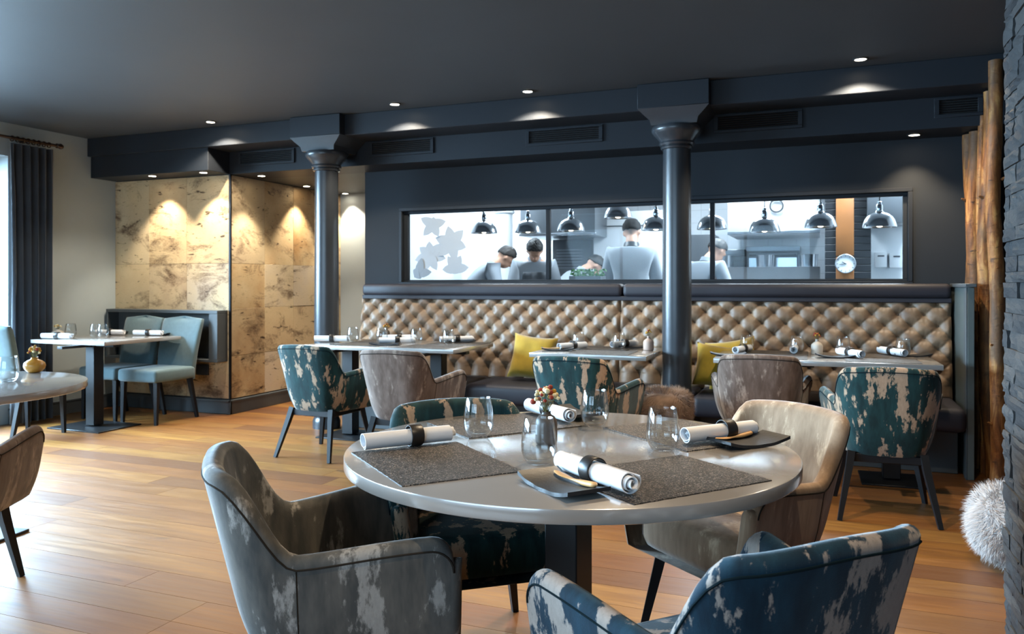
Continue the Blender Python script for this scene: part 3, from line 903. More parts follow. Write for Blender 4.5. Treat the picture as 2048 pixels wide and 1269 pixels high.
HB, HA = 0.81, 0.605
def chair_meshes():
    half = catmull([(0, -0.275), (0.11, -0.271), (0.185, -0.248), (0.236, -0.19), (0.264, -0.095), (0.286, 0.03), (0.308, 0.15), (0.325, 0.25)], 14)
    cum = [0.0]
    for i in range(1, len(half)): cum.append(cum[-1] + (half[i] - half[i - 1]).length)
    T = cum[-1]; N = 34
    def at(s):
        d = s * T
        for i in range(1, len(half)):
            if cum[i] >= d - 1e-9:
                f = (d - cum[i - 1]) / max(1e-9, cum[i] - cum[i - 1]); return half[i - 1].lerp(half[i], f)
        return half[-1]
    def nrm(s):
        a = at(max(0, s - 0.01)); c = at(min(1, s + 0.01)); d = (c - a).normalized(); return Vector((d.y, -d.x)), d
    def height(s):
        d = s * T
        hb = HB - 0.012 * (d / 0.2) ** 2
        k = smooth01((d - 0.195) / 0.165)
        arm = HA + 0.035 * smooth01((d - 0.30) / 0.40)
        h = hb * (1 - k) + arm * k
        e = T - d; r = 0.055
        if e < r: h -= r - math.sqrt(max(0.0, r * r - (r - e) ** 2))
        return h
    def lean(s, z):
        kb = 0.24 * (1 - smooth01((s - 0.28) / 0.3)) + 0.16 * smooth01((s - 0.28) / 0.3)
        o = kb * (z - 0.62)
        q = max(0.0, (0.47 - z) / 0.13); o -= 0.02 * q * q
        return o
    stations = [i / N for i in range(-N, N + 1)]
    # extra stations at the tips
    fine = [0.93, 0.95, 0.965, 0.98, 0.99, 0.997, 1.0]
    stations = sorted(set([round(s, 5) for s in stations if abs(s) < 0.92] + fine + [-s for s in fine]))
    th = 0.052; z_lo = 0.335; z_in = 0.41
    NO, NC, NI = 12, 8, 9
    def section(sg, s, half_t, adv):
        """closed-open loop of points outer bottom -> cap -> inner bottom"""
        p = at(s); n, d = nrm(s); H = height(s); r = half_t
        p = p + d * adv - n * (th / 2)
        out = []
        def put(off, z): 
            q = p + n * (off + lean(s, z)); out.append((sg * q.x, q.y, z))
        for i in range(NO + 1):
            put(r, z_lo + (H - th / 2 - z_lo) * i / NO)
        for i in range(1, NC):
            a = PI * i / NC
            put(r * math.cos(a), H - th / 2 + th / 2 * math.sin(a))
        for i in range(NI + 1):
            put(-r, H - th / 2 + (z_in - (H - th / 2)) * i / NI)
        return out
    secs = []
    def noses(sg):
        L = []
        for k in (1, 2, 3, 4):
            a = PI / 2 * k / 4; L.append(section(sg, 1.0, th / 2 * math.cos(a) + 1e-4, th / 2 * 0.8 * math.sin(a)))
        return L
    for q in noses(-1)[::-1]: secs.append(q)
    for s in stations: secs.append(section(-1 if s < 0 else 1, abs(s), th / 2, 0))
    for q in noses(1): secs.append(q)
    W = len(secs[0]); k = B()
    for q in secs: k.v += q
    for j in range(len(secs) - 1):
        for i in range(W - 1):
            k.f.append((j * W + i, (j + 1) * W + i, (j + 1) * W + i + 1, j * W + i + 1)); k.m.append(0)
    n0 = len(secs)
    k.f.append(tuple(range(W))[::-1]); k.f.append(tuple((n0 - 1) * W + i for i in range(W))); k.m += [0, 0]
    # underside: strip between the two lower edges plus the pan
    lo_out = [j * W for j in range(n0)]
    cbase = len(k.v)
    for j in lo_out:
        x, y_, z = k.v[j]; k.v.append((x * 0.93, y_ * 0.93, z_lo - 0.012))
    for j in range(n0 - 1):
        k.f.append((lo_out[j + 1], lo_out[j], cbase + j, cbase + j + 1)); k.m.append(0)
    k.f.append(tuple(cbase + j for j in range(n0))); k.m.append(0)
    shell = k
    # piping lines
    pip = B()
    def seam(dz, off):
        pts = []
        for s in stations:
            sa = abs(s); p = at(sa); n, d = nrm(sa); z = height(sa) - dz
            q = p + n * (lean(sa, z) + off); pts.append(((-1 if s < 0 else 1) * q.x, q.y, z))
        return pts
    pip.tube(seam(0.028, 0.0005), 0.0026, 6)
    verts_ = []
    for sg in (-1, 1):
        pts = []
        for i in range(14):
            sa = 0.50; z = z_lo + (height(sa) - 0.03 - z_lo) * i / 13; p = at(sa); n, d = nrm(sa); q = p + n * lean(sa, z); pts.append((sg * q.x, q.y, z))
        verts_.append(B().tube(pts, 0.0018, 5))
    # seat cushion
    def sfn(u, v):
        a = 2 * PI * u; e = 5.0
        c, s_ = math.cos(a), math.sin(a); m = (abs(c) ** e + abs(s_) ** e) ** (-1 / e)
        x, y_ = c * m, s_ * m
        prof = [(0.0, 0.335), (0.80, 0.335), (0.96, 0.345), (1.0, 0.37), (1.0, 0.425), (0.985, 0.447), (0.94, 0.462), (0.80, 0.47), (0.5, 0.477), (0.0, 0.48)]
        i = min(int(v * (len(prof) - 1) + 1e-6), len(prof) - 2); f = v * (len(prof) - 1) - i
        r = prof[i][0] * (1 - f) + prof[i + 1][0] * f; z = prof[i][1] * (1 - f) + prof[i + 1][1] * f
        wx = 0.228 + 0.03 * (y_ * r)
        return (x * r * wx * (1 - 0.10 * max(0, -y_ * r)), 0.058 + y_ * r * 0.207, z)
    seat = B().grid(sfn, 48, 9, True)
    frame = B()
    frame.box((0, 0.19, 0.315), (0.36, 0.035, 0.045), 0.004, 1); frame.box((0, -0.16, 0.315), (0.34, 0.035, 0.045), 0.004, 1)
    frame.box((-0.16, 0.015, 0.315), (0.035, 0.34, 0.045), 0.004, 1); frame.box((0.16, 0.015, 0.315), (0.035, 0.34, 0.045), 0.004, 1)
    legs = []
    for sx in (-1, 1):
        for (y0, y1) in ((0.185, 0.235), (-0.165, -0.275)):
            l = B(); l.tube([(sx * 0.172, y0, 0.345), (sx * 0.185, y0 + (y1 - y0) * .25, 0.26), (sx * 0.235, y1, 0.0)], [0.026, 0.024, 0.0155], 4); legs.append(l)
    return shell, pip, verts_, seat, frame, legs

_sh, _pi, _ve, _se, _fr, _le = chair_meshes()
frame_me = _fr.mesh('seat_frame', M['black_wood']); leg_me = [l.mesh('leg', M['black_wood'], 30) for l in _le]
CH = {}
for key, fab, pm in [('teal', 'teal', 'pipe_teal'), ('blue', 'teal_daytint', 'pipe_teal'), ('taupe', 'taupe', 'pipe_taupe'), ('slate', 'taupe_daytint', 'pipe_taupe'), ('beige', 'beige', 'pipe_taupe')]:  # blue and slate: teal and taupe with daylight tinted into the fabric
    CH[key] = (_sh.mesh('shell', M[fab], 70), _pi.mesh('piping', M[pm]), [q.mesh('side_seam', M[pm]) for q in _ve], _se.mesh('seat', M[fab], 60))
def armchair(key, loc, rz, label):
    t = thing('armchair', label, 'armchair', loc, rz, 'distressed velvet armchairs')
    sh, pi_, ve, se = CH[key]
    o = link('shell', sh, t); link('piping', pi_, o); [link('side_seam', q, o) for q in ve]
    link('seat', se, t); link('seat_frame', frame_me, t)
    for l in leg_me: link('leg', l, t)
    return t
armchair('slate', lt(-0.47, 2.06), face_ang(0.95, 0.30), 'taupe velvet armchair with pale smears and a painted grey daylight tint, front left of the centre round table')
armchair('blue', lt(0.425, 1.57), face_ang(-0.42, 0.90), 'teal velvet armchair with pale smears and a painted blue daylight tint, nearest the camera at bottom right')
armchair('beige', lt(0.765, 2.64), face_ang(-0.87, -0.49), 'beige velvet armchair tucked under the right of the centre round table')
armchair('teal', lt(-0.13, 2.63), face_ang(0.30, -0.95), 'dark teal armchair with gold smears behind the centre round table')
armchair('taupe', lt(-2.22, 3.02), face_ang(-0.30, 0.95), 'brown velvet armchair cut off by the left edge, at the left round table')
armchair('teal', (-3.38, 4.84, 0), R(-3), 'teal armchair with beige smears at the left end of the banquette tables')
armchair('taupe', (-2.63, 4.72, 0), R(2), 'taupe velvet armchair next to the teal one at the leftmost banquette table')
armchair('teal', (-1.39, 4.70, 0), R(-4), 'teal armchair with beige smears at the small middle banquette table')
armchair('taupe', (-0.385, 5.24, 0), R(3), 'taupe velvet armchair at the right banquette table, beside the middle column')
armchair('teal', (0.295, 4.72, 0), R(2), 'teal armchair with beige smears at the right end of the right banquette table')

# ------------------------------------------------------------------ blue-grey dining chairs
def dining_meshes():
    def back(u, v):
        # closed section around the pad: u around, v up
        a = 2 * PI * u; e = 6.0; c, s_ = math.cos(a), math.sin(a); m = (abs(c) ** e + abs(s_) ** e) ** (-1 / e)
        x, y_ = c * m, s_ * m
        z = 0.36 + v * 0.555
        w = 0.205 + 0.03 * v; th = 0.04 - 0.012 * v
        cap = 1.0
        if v > 0.9: cap = math.sqrt(max(0.0, 1 - ((v - 0.9) / 0.1) ** 2)) * 0.25 + 0.75 if v < 0.999 else 0.0
        ztop = 0.018 * (x * x) * smooth01((v - 0.6) / 0.4)
        yc = -0.20 - 0.09 * v * v - 0.02 * v
        return (x * w * (cap if v < 0.999 else 0.0), yc + y_ * th * (cap if v < 0.999 else 0) + 0.02 * (1 - x * x) * -0.5, z + ztop)
    bk = B().grid(back, 40, 22, True)
    st = B(); st.box((0, 0.02, 0.425), (0.45, 0.47, 0.11), 0.028, 4)
    legs = []
    for sx in (-1, 1):
        l = B(); l.tube([(sx * 0.19, 0.21, 0.38), (sx * 0.195, 0.22, 0.0)], [0.028, 0.018], 4); legs.append(l)
        l = B(); l.tube([(sx * 0.19, -0.17, 0.38), (sx * 0.195, -0.26, 0.0)], [0.028, 0.018], 4); legs.append(l)
    return bk.mesh('backrest', M['dining'], 60), st.mesh('seat', M['dining'], 60), [l.mesh('leg', M['black_wood'], 30) for l in legs]
_bk, _st, _lg = dining_meshes()
def dining(loc, rz, label):
    t = thing('dining_chair', label, 'chair', loc, rz, 'blue-grey dining chairs')
    link('backrest', _bk, t); link('seat', _st, t)
    for l in _lg: link('leg', l, t)
dining((-5.60, 5.44, 0), R(180), 'blue-grey upholstered dining chair under the wall niche, nearest the birch corner')
dining((-6.10, 5.46, 0), R(180), 'blue-grey upholstered dining chair under the wall niche, nearest the curtain wall')
dining((-6.04, 4.46, 0), R(4), 'blue-grey upholstered dining chair cut off by the left edge, before the curtain')

# ------------------------------------------------------------------ tables
ZT = 0.75
def rect_table(cx, cy, sx, sy, label, posts, rz=0.0, th=0.032):
    t = thing('rectangular_table', label, 'table', (cx, cy, 0), rz, 'rectangular dining tables')
    B().box((0, 0, ZT - th / 2), (sx, sy, th), 0.003, 2).obj('tabletop', M['table'], t)
    for (dx, dy, bx_, by_) in posts:
        B().box((dx, dy, 0.37), (0.1, 0.1, 0.70), 0.004, 1).obj('post', M['black_steel'], t)
        B().box((dx, dy, 0.006), (bx_, by_, 0.012), 0.003, 1).obj('base_plate', M['black_steel'], t)
        k = B(); k.box((dx, dy, ZT - th - 0.012), (min(sx * .8, 0.5), 0.06, 0.022), 0.002, 1); k.box((dx, dy, ZT - th - 0.012), (0.06, sy * .8, 0.0215), 0.002, 1)
        k.obj('top_bracket', M['black_steel'], t)
    return t
rect_table(-3.185, 5.575, 1.31, 0.75, 'long grey table at the left end of the banquette', [(-0.40, -.11, .4, .4), (0.40, -.11, .4, .4)])
rect_table(-1.52, 5.565, 0.83, 0.74, 'small grey square table between the yellow cushion and the middle column', [(0, -.11, .4, .4)])
rect_table(-0.02, 5.62, 1.33, 0.72, 'long grey table at the right end of the banquette', [(-0.30, -.17, .36, .36), (0.40, -.17, .36, .36)], R(1.5))
rect_table(-5.99, 5.24, 0.87, 0.84, 'grey table by the curtain with blue-grey chairs behind it', [(0.14, -0.26, .60, .44)])

def round_table(cx, cy, label, rz):
    t = thing('round_table', label, 'table', (cx, cy, 0), rz, 'round dining tables')
    B().lathe([(0.0, 0.715), (0.646, 0.715), (0.649, 0.7165), (0.65, 0.7195), (0.65, 0.7455), (0.6488, 0.7487), (0.6455, 0.75), (0.0, 0.75)], 160, cap=False).obj('tabletop', M['table'], t, 28)
    B().box((0, 0, 0.35), (0.105, 0.105, 0.68), 0.004, 1).obj('post', M['black_steel'], t)
    B().box((0, 0, 0.007), (0.56, 0.56, 0.014), 0.003, 1).obj('base_plate', M['black_steel'], t)
    k = B()
    for a in (0, PI / 2):
        Mx = Matrix.Rotation(a, 4, 'Z')
        vs = []; zz0, zz1, zb = 0.714, 0.66, 0.69
        for yv in (-0.035, 0.035):
            vs += [(-0.46, yv, zz0), (0.46, yv, zz0), (0.46, yv, zb), (0.32, yv, zz1), (-0.32, yv, zz1), (-0.46, yv, zb)]
        if a: vs = [(p[0], p[1] * 0.98, p[2]) for p in vs]
        fs = [(0, 1, 2, 3, 4, 5), (11, 10, 9, 8, 7, 6)] + [((i + 1) % 6, i, 6 + i, 6 + (i + 1) % 6) for i in range(6)]
        k.add(vs, fs, 0, Mx)
    k.obj('cross_arms', M['black_steel'], t, 0)
    return t
pc = lt(0.167, 2.326)
round_table(pc.x, pc.y, 'large grey round table in the centre foreground', face_ang(0.52, 0.85))
pl = lt(-2.73, 3.70)
round_table(pl.x, pl.y, 'grey round table cut off by the left edge', R(10))

# ------------------------------------------------------------------ table settings
def spiral_mesh():
    k = B(); L = 0.272; n = 74; turns = 3.1; thick = 0.0022; r0, r1 = 0.007, 0.0275
    inner = []; outer = []
    for i in range(n + 1):
        f = i / n; a = f * turns * 2 * PI; r = r0 + (r1 - r0) * f
        wob = 1 + 0.05 * math.sin(a * 1.7 + 1) * (1 - f)
        outer.append((r * wob * math.cos(a), r * wob * math.sin(a))); inner.append(((r * wob - thick) * math.cos(a), (r * wob - thick) * math.sin(a)))
    NX = 6
    vs = []
    for j in range(NX + 1):
        x = -L / 2 + L * j / NX
        for lst in (inner, outer):
            for i, p in enumerate(lst): vs.append((x + (0.010 * math.sin(i * 0.09) * (1 if j in (0, NX) else 0)), p[0], 0.0295 + p[1]))
    m = n + 1; st = 2 * m; fs = []
    for j in range(NX):
        for i in range(n):
            a = j * st + i
            fs.append((a, a + 1, a + st + 1, a + st)); fs.append((a + m, a + st + m, a + st + m + 1, a + m + 1))
        for i in (0, n):
            a = j * st + i; fs.append((a, a + st, a + st + m, a + m) if i == 0 else (a, a + m, a + st + m, a + st))
    for j in (0, NX):
        for i in range(n):
            a = j * st + i; fs.append((a, a + m, a + m + 1, a + 1) if j == 0 else (a, a + 1, a + m + 1, a + m))
    k.add(vs, fs)
    return k.mesh('napkin', M['linen'], 50)
nap_me = spiral_mesh()
rk = B()
rk.lathe([(0.0285, -0.019), (0.0305, -0.019), (0.0315, -0.017), (0.0315, 0.017), (0.0305, 0.019), (0.0285, 0.019), (0.0285, -0.019)], 36, (0, 0, 0), Matrix.Translation((0.0, 0, 0.0312)) @ Matrix.Rotation(R(90), 4, 'Y'), cap=False)
ring_me = rk.mesh('napkin_ring', M['leather'], 50)
def napkin(loc, rz, label, dx=0.0):
    t = thing('napkin_roll', label, 'napkin', loc, rz, 'rolled white napkins')
    link('napkin', nap_me, t); o = link('napkin_ring', ring_me, t); o.location = (dx, 0, 0)
    return t
gp = []
HG = 0.125
prof = [(0.0, 0.0), (0.022, 0.0), (0.027, 0.0015), (0.033, 0.006), (0.041, 0.018), (0.0465, 0.034), (0.048, 0.05), (0.0465, 0.072), (0.043, 0.098), (0.0385, HG - 0.001), (0.0380, HG), (0.0372, HG - 0.001), (0.0418, 0.098), (0.0453, 0.072), (0.0468, 0.05), (0.0450, 0.034), (0.0385, 0.02), (0.029, 0.013), (0.015, 0.011), (0.0, 0.0105)]
glass_me = B().lathe(prof, 40, cap=False).mesh('drinking_glass', M['glass'], 60)
def glass(loc, label):
    o = link('drinking_glass', glass_me); o.location = loc; tag(o, label, 'glass', 'stemless drinking glasses'); return o
def mat_mesh():
    sx, sy, th = 0.425, 0.325, 0.0022
    k = B()
    nx, ny = 20, 16
    def top(u, v):
        e = 0.0014 * math.sin(u * 21) * math.sin(v * 17)
        x = (u - .5) * sx; y_ = (v - .5) * sy
        if v in (0, 1): y_ += 0.0012 * math.sin(u * 70)
        if u in (0, 1): x += 0.0012 * math.sin(v * 60)
        return (x, y_, th + abs(e) * 0.6)
    k.grid(top, nx, ny)
    w = nx + 1
    ring = list(range(w)) + [j * w + nx for j in range(1, ny + 1)] + [ny * w + i for i in range(nx - 1, -1, -1)] + [j * w for j in range(ny - 1, 0, -1)]
    b0 = len(k.v)
    for r in ring: k.v.append((k.v[r][0], k.v[r][1], 0.0))
    for a in range(len(ring)):
        c = (a + 1) % len(ring); k.f.append((ring[c], ring[a], b0 + a, b0 + c)); k.m.append(0)
    k.f.append(tuple(b0 + a for a in range(len(ring)))[::-1]); k.m.append(0)
    return k.mesh('placemat', M['mat'], 40)
mat_me = mat_mesh()
def placemat(loc, rz, label):
    o = link('placemat', mat_me); o.location = loc; o.rotation_euler = (0, 0, rz); tag(o, label, 'placemat', 'woven placemats'); return o
def slate_mesh():
    sx, sy, th = 0.23, 0.115, 0.009; nx, ny = 18, 4; k = B()
    def zc(x): 
        q = (x / (sx / 2)); return 0.004 + 0.016 * abs(q) ** 2.4
    for z_off in (0, th):
        for j in range(ny + 1):
            for i in range(nx + 1):
                x = (i / nx - .5) * sx; k.v.append((x, (j / ny - .5) * sy + 0.0012 * math.sin(i * 1.3 + z_off * 90), zc(x) - 0.004 + z_off))
    w = nx + 1; o = w * (ny + 1)
    for j in range(ny):
        for i in range(nx):
            a = j * w + i; k.f += [(a, a + w, a + w + 1, a + 1), (o + a, o + a + 1, o + a + w + 1, o + a + w)]
    for i in range(nx): k.f += [(i, i + 1, o + i + 1, o + i), (ny * w + i + 1, ny * w + i, o + ny * w + i, o + ny * w + i + 1)]
    for j in range(ny): k.f += [((j + 1) * w, j * w, o + j * w, o + (j + 1) * w), (j * w + nx, (j + 1) * w + nx, o + (j + 1) * w + nx, o + j * w + nx)]
    k.m = [0] * len(k.f)
    return k.mesh('slate_dish', M['slate_plate'], 40)
slate_me = slate_mesh()
def dish(loc, rz, label):
    o = link('slate_dish', slate_me); o.location = loc; o.rotation_euler = (0, 0, rz); tag(o, label, 'dish', 'curved slate dishes'); return o
def knife_mesh():
    k = B(); L = 0.17; n = 22; m = 10
    for j in range(n + 1):
        f = j / n; x = (f - .5) * L
        w = 0.0045 + 0.0065 * math.exp(-((f - 0.22) / 0.17) ** 2) + 0.0045 * smooth01((f - .5) / .3)
        h = 0.0028 + 0.004 * smooth01((f - 0.45) / 0.3)
        e = min(f, 1 - f) / 0.06
        if e < 1: q = math.sqrt(max(0.0, 1 - (1 - e) ** 2)); w *= max(q, .02); h *= max(q, .02)
        zc = 0.0075 + 0.006 * (2 * f - 1) ** 2
        for i in range(m):
            a = 2 * PI * i / m; k.v.append((x, w * math.cos(a), zc + h * math.sin(a)))
    for j in range(n):
        for i in range(m):
            q = (i + 1) % m; k.f.append((j * m + i, (j + 1) * m + i, (j + 1) * m + q, j * m + q)); k.m.append(0)
    k.f += [tuple(range(m)), tuple(n * m + i for i in range(m))[::-1]]; k.m += [0, 0]
    return k.mesh('butter_knife', M['knife'], 60)
knife_me = knife_mesh()
def knife(loc, rz, label):
    o = link('butter_knife', knife_me); o.location = loc; o.rotation_euler = (0, 0, rz); tag(o, label, 'knife', 'wooden butter knives'); return o

def ang_lt(l, t):
    d = RT * l + FW * t; return math.atan2(d.y, d.x)
ZS_ = ZT + 0.0004
# centre table
placemat(lt(-0.215, 2.125, ZS_), ang_lt(0.196, -0.377), 'bronze woven placemat at the left of the centre round table')
placemat(lt(0.369, 1.955, ZS_), ang_lt(0.381, 0.218), 'bronze woven placemat at the front right of the centre round table')
placemat(lt(0.545, 2.515, ZS_), ang_lt(0.196, -0.377), 'bronze woven placemat before the beige armchair on the centre round table')
placemat(lt(-0.03, 2.69, ZS_), ang_lt(0.381, 0.218), 'bronze woven placemat before the teal armchair on the centre round table')
ZM = ZT + 0.0034
napkin(lt(-0.300, 2.315, ZM), ang_lt(0.24, 0.14), 'rolled white napkin with leather ring at the left of the centre table', 0.015)
napkin(lt(0.199, 1.885, ZM), ang_lt(0.151, -0.256), 'rolled white napkin pointing at the camera on the centre table', -0.01)
napkin(lt(0.640, 2.405, ZM), ang_lt(0.246, 0.13), 'rolled white napkin at the right of the centre table', 0.02)
napkin(lt(0.133, 2.81, ZM), ang_lt(0.131, -0.24), 'rolled white napkin behind the flowers on the centre table', 0.0)
dish(lt(0.118, 1.845, ZS_), ang_lt(0.112, -0.208), 'black curved slate dish at the front of the centre table')
knife(lt(0.148, 1.862, ZT + 0.0095), ang_lt(0.105, -0.17), 'wooden butter knife on the front slate dish of the centre table')
dish(lt(0.705, 2.36, ZS_), ang_lt(0.21, 0.105), 'black curved slate dish at the right of the centre table')
knife(lt(0.672, 2.383, ZT + 0.0095), ang_lt(0.2, 0.14), 'wooden butter knife on the right slate dish of the centre table')
dish(lt(0.225, 2.87, ZS_), ang_lt(0.131, -0.24), 'black curved slate dish behind the flowers on the centre table')
glass(lt(-0.105, 2.47, ZS_), 'stemless glass on the centre table nearest the left napkin')
glass(lt(0.072, 2.094, ZS_), 'stemless glass at the front of the centre table before the vase')
glass(lt(0.279, 2.655, ZS_), 'stemless glass at the back of the centre table')
glass(lt(0.435, 2.27, ZS_), 'stemless glass on the centre table nearest the right napkin')

bl_me = {c: B().sphere((0, 0, 0), (1, 1, .9), 8, 6).mesh('blossom', M[c]) for c in ('fl_red', 'fl_cream', 'fl_gold')}
def vase(name, prof, mat, loc, label, fl_label, spread, h_fl, n, pal, seed, joined=True, rb=0.006):
    v = B().lathe(prof, 32, cap=False).obj(name, M[mat], None, 50); v.location = loc; tag(v, label, 'vase', 'small flower vases')
    top = max(p[1] for p in prof); nr = min(p[0] for p in prof if p[1] > top * 0.8 and p[0] > 0.004) * 0.5
    t = thing('dried_flowers', fl_label, 'flowers', (loc[0], loc[1], loc[2] + top * 0.3), 0, 'dried flower posies')
    rnd = random.Random(seed); st = B(); ms = {c: B() for c in set(pal)}
    for i in range(n):
        a = i * 2.4; rr = spread * math.sqrt((i + .5) / n); hz = top * 0.7 + h_fl * (1 - 0.55 * (rr / spread) ** 2) * rnd.uniform(0.8, 1.1)
        q = Vector((rr * math.cos(a), rr * math.sin(a), hz)); c = rnd.choice(pal); r = rb * rnd.uniform(0.8, 1.5)
        st.tube([(nr * .5 * math.cos(a), nr * .5 * math.sin(a), 0.0), (nr * math.cos(a), nr * math.sin(a), top * .7), q], 0.0008, 4)
        if joined: ms[c].sphere(q, (r, r, r * .9), 7, 5)
        else:
            o = link('blossom', bl_me[c], t); o.location = q; o.scale = (r, r, r)
    o = st.obj('stems', M['stem'], t); o['kind'] = 'stuff'
    if joined:
        for c, mb in ms.items():
            if mb.v: o = mb.obj('blossoms', M[c], t); o['kind'] = 'stuff'
P_DK = [(0.0, 0.0), (0.026, 0.0), (0.031, 0.003), (0.033, 0.012), (0.033, 0.06), (0.031, 0.074), (0.024, 0.084), (0.015, 0.089), (0.013, 0.094), (0.014, 0.099), (0.0115, 0.0985), (0.0105, 0.09), (0.02, 0.075), (0.02, 0.02), (0, 0.015)]
P_BALL = [(0.0, 0.0), (0.03, 0.0), (0.036, 0.004), (0.05, 0.02), (0.055, 0.036), (0.05, 0.052), (0.036, 0.064), (0.02, 0.07), (0.016, 0.076), (0.018, 0.082), (0.015, 0.081), (0.013, 0.075), (0.018, 0.066), (0.03, 0.05), (0.03, 0.02), (0, 0.015)]
P_PK = [(0.0, 0.0), (0.034, 0.0), (0.037, 0.003), (0.038, 0.01), (0.038, 0.058), (0.034, 0.07), (0.02, 0.082), (0.011, 0.087), (0.0105, 0.1), (0.012, 0.104), (0.0095, 0.1035), (0.0085, 0.088), (0.02, 0.074), (0.025, 0.05), (0.025, 0.02), (0, 0.015)]
p = lt(0.103, 2.36, ZS_)
vase('bud_vase', P_DK, 'vase_dk', p, 'dark brown stoneware bud vase in the middle of the centre table', 'posy of red and cream dried flowers on the centre table', 0.040, 0.075, 26, ['fl_red', 'fl_red', 'fl_cream', 'fl_gold', 'fl_cream'], 4, False, 0.0068)

def on(px, py):
    q = unp(px, py, ZS_)
    if q.y > 5.84 and q.x > -4: q.y = 5.84
    return q
# left round table
placemat(lt(-2.50, 3.42, ZS_), ang_lt(0.9, 0.5), 'dark woven placemat on the left round table')
glass(on(16, 764), 'stemless glass on the left round table')
vase('round_vase', P_BALL, 'vase_yl', on(69, 745), 'squat ochre glazed vase on the left round table', 'gold and rust dried flowers in the ochre vase', 0.032, 0.06, 22, ['fl_gold', 'fl_gold', 'fl_cream', 'fl_red'], 6)
# table by the curtain
rzx = 0.0
napkin(Vector((-6.24, 4.93, ZS_)), R(14), 'rolled white napkin at the left end of the table by the curtain')
napkin(Vector((-6.26, 5.50, ZS_)), R(14), 'rolled white napkin behind two glasses on the table by the curtain')
napkin(on(297, 672), R(14), 'rolled white napkin nearest the birch corner on the table by the curtain')
dish(on(236, 668), R(14), 'black slate dish at the middle of the table by the curtain')
dish(on(318, 671), R(14), 'black slate dish at the right end of the table by the curtain')
glass(Vector((-6.31, 5.12, ZS_)), 'stemless glass beside the vase on the table by the curtain')
glass(on(191, 677), 'stemless glass, left of a pair, on the table by the curtain')
glass(on(206, 677.5), 'stemless glass, right of a pair, on the table by the curtain')
vase('round_vase', P_BALL, 'vase_wh', Vector((-6.36, 5.03, ZS_)), 'squat pale vase on the table by the curtain', 'greenish dried flowers on the table by the curtain', 0.03, 0.04, 12, ['fl_cream', 'fl_gold'], 8)
# left banquette table
placemat(Vector((-3.42, 5.40, ZS_)), R(0), 'dark placemat at the left front of the left banquette table')
placemat(Vector((-2.82, 5.37, ZS_)), R(0), 'dark placemat at the right front of the left banquette table')
placemat(Vector((-2.75, 5.76, ZS_)), R(0), 'dark placemat at the right back of the left banquette table')
placemat(Vector((-3.45, 5.76, ZS_)), R(0), 'dark placemat at the left back of the left banquette table')
napkin(on(664, 685) + Vector((0, 0, .003)), R(20), 'rolled white napkin at the left end of the left banquette table')
napkin(on(795, 689) + Vector((0, 0, .003)), R(30), 'rolled white napkin in the middle of the left banquette table')
napkin(on(797, 683) + Vector((0, .02, .003)), R(24), 'rolled white napkin behind another on the left banquette table')
napkin(on(926, 684) + Vector((0, 0, .003)), R(40), 'rolled white napkin at the right end of the left banquette table')
dish(on(770, 691), R(20), 'black slate dish in the middle of the left banquette table')
dish(on(940, 683), R(40), 'black slate dish at the right end of the left banquette table')
for (px, py, lab) in [(706, 685, 'stemless glass leftmost on the left banquette table'), (764, 687.5, 'stemless glass second from left on the left banquette table'), (833, 689, 'stemless glass third from left on the left banquette table'), (897, 692, 'stemless glass rightmost on the left banquette table')]:
    glass(on(px, py), lab)
vase('bud_vase', P_DK, 'vase_dk', on(792, 679), 'dark bud vase at the back of the left banquette table', 'small dried posy at the back of the left banquette table', 0.025, 0.045, 10, ['fl_gold', 'fl_red'], 9)
# small middle table
placemat(Vector((-1.45, 5.38, ZS_)), R(0), 'dark placemat at the front of the small banquette table')
placemat(Vector((-1.56, 5.74, ZS_)), R(0), 'dark placemat at the back of the small banquette table')
napkin(on(1146, 700) + Vector((0, 0, .003)), R(62), 'rolled white napkin at the left of the small banquette table')
napkin(on(1256, 694) + Vector((0, 0, .003)), R(62), 'rolled white napkin at the right of the small banquette table')
dish(on(1115, 702), R(20), 'black slate dish at the left of the small banquette table')
dish(on(1272, 694), R(20), 'black slate dish at the right of the small banquette table')
knife(on(1105, 702) + Vector((0, 0, .009)), R(20), 'wooden butter knife on the small banquette table')
glass(on(1157, 698), 'stemless glass at the left of the small banquette table')
glass(on(1238, 700), 'stemless glass at the right of the small banquette table')
vase('bottle_vase', P_PK, 'vase_pk', on(1297, 701), 'blush pink bottle vase on the small banquette table', 'tiny dried posy in the blush vase by the middle column', 0.022, 0.05, 10, ['fl_gold', 'fl_red', 'fl_gold'], 12)
# right banquette table
placemat(Vector((-0.32, 5.47, ZS_)), R(1.5), 'dark placemat at the left front of the right banquette table')
placemat(Vector((-0.32, 5.80, ZS_)), R(1.5), 'dark placemat at the left back of the right banquette table')
placemat(Vector((0.33, 5.46, ZS_)), R(1.5), 'dark placemat at the right front of the right banquette table')
placemat(Vector((0.33, 5.80, ZS_)), R(1.5), 'dark placemat at the right back of the right banquette table')
napkin(on(1486, 707) + Vector((0, 0, .003)), R(75), 'rolled white napkin leftmost on the right banquette table')
napkin(on(1592, 700) + Vector((0, 0, .003)), R(90), 'rolled white napkin behind the second glass on the right banquette table')
napkin(on(1700, 715) + Vector((0, 0, .003)), R(118), 'rolled white napkin in the middle of the right banquette table')
napkin(on(1778, 706) + Vector((0, 0, .003)), R(118), 'rolled white napkin rightmost on the right banquette table')
dish(on(1670, 716), R(10), 'black slate dish in the middle of the right banquette table')
dish(on(1812, 705), R(10), 'black slate dish at the right end of the right banquette table')
dish(on(1456, 712), R(10), 'black slate dish at the left end of the right banquette table')
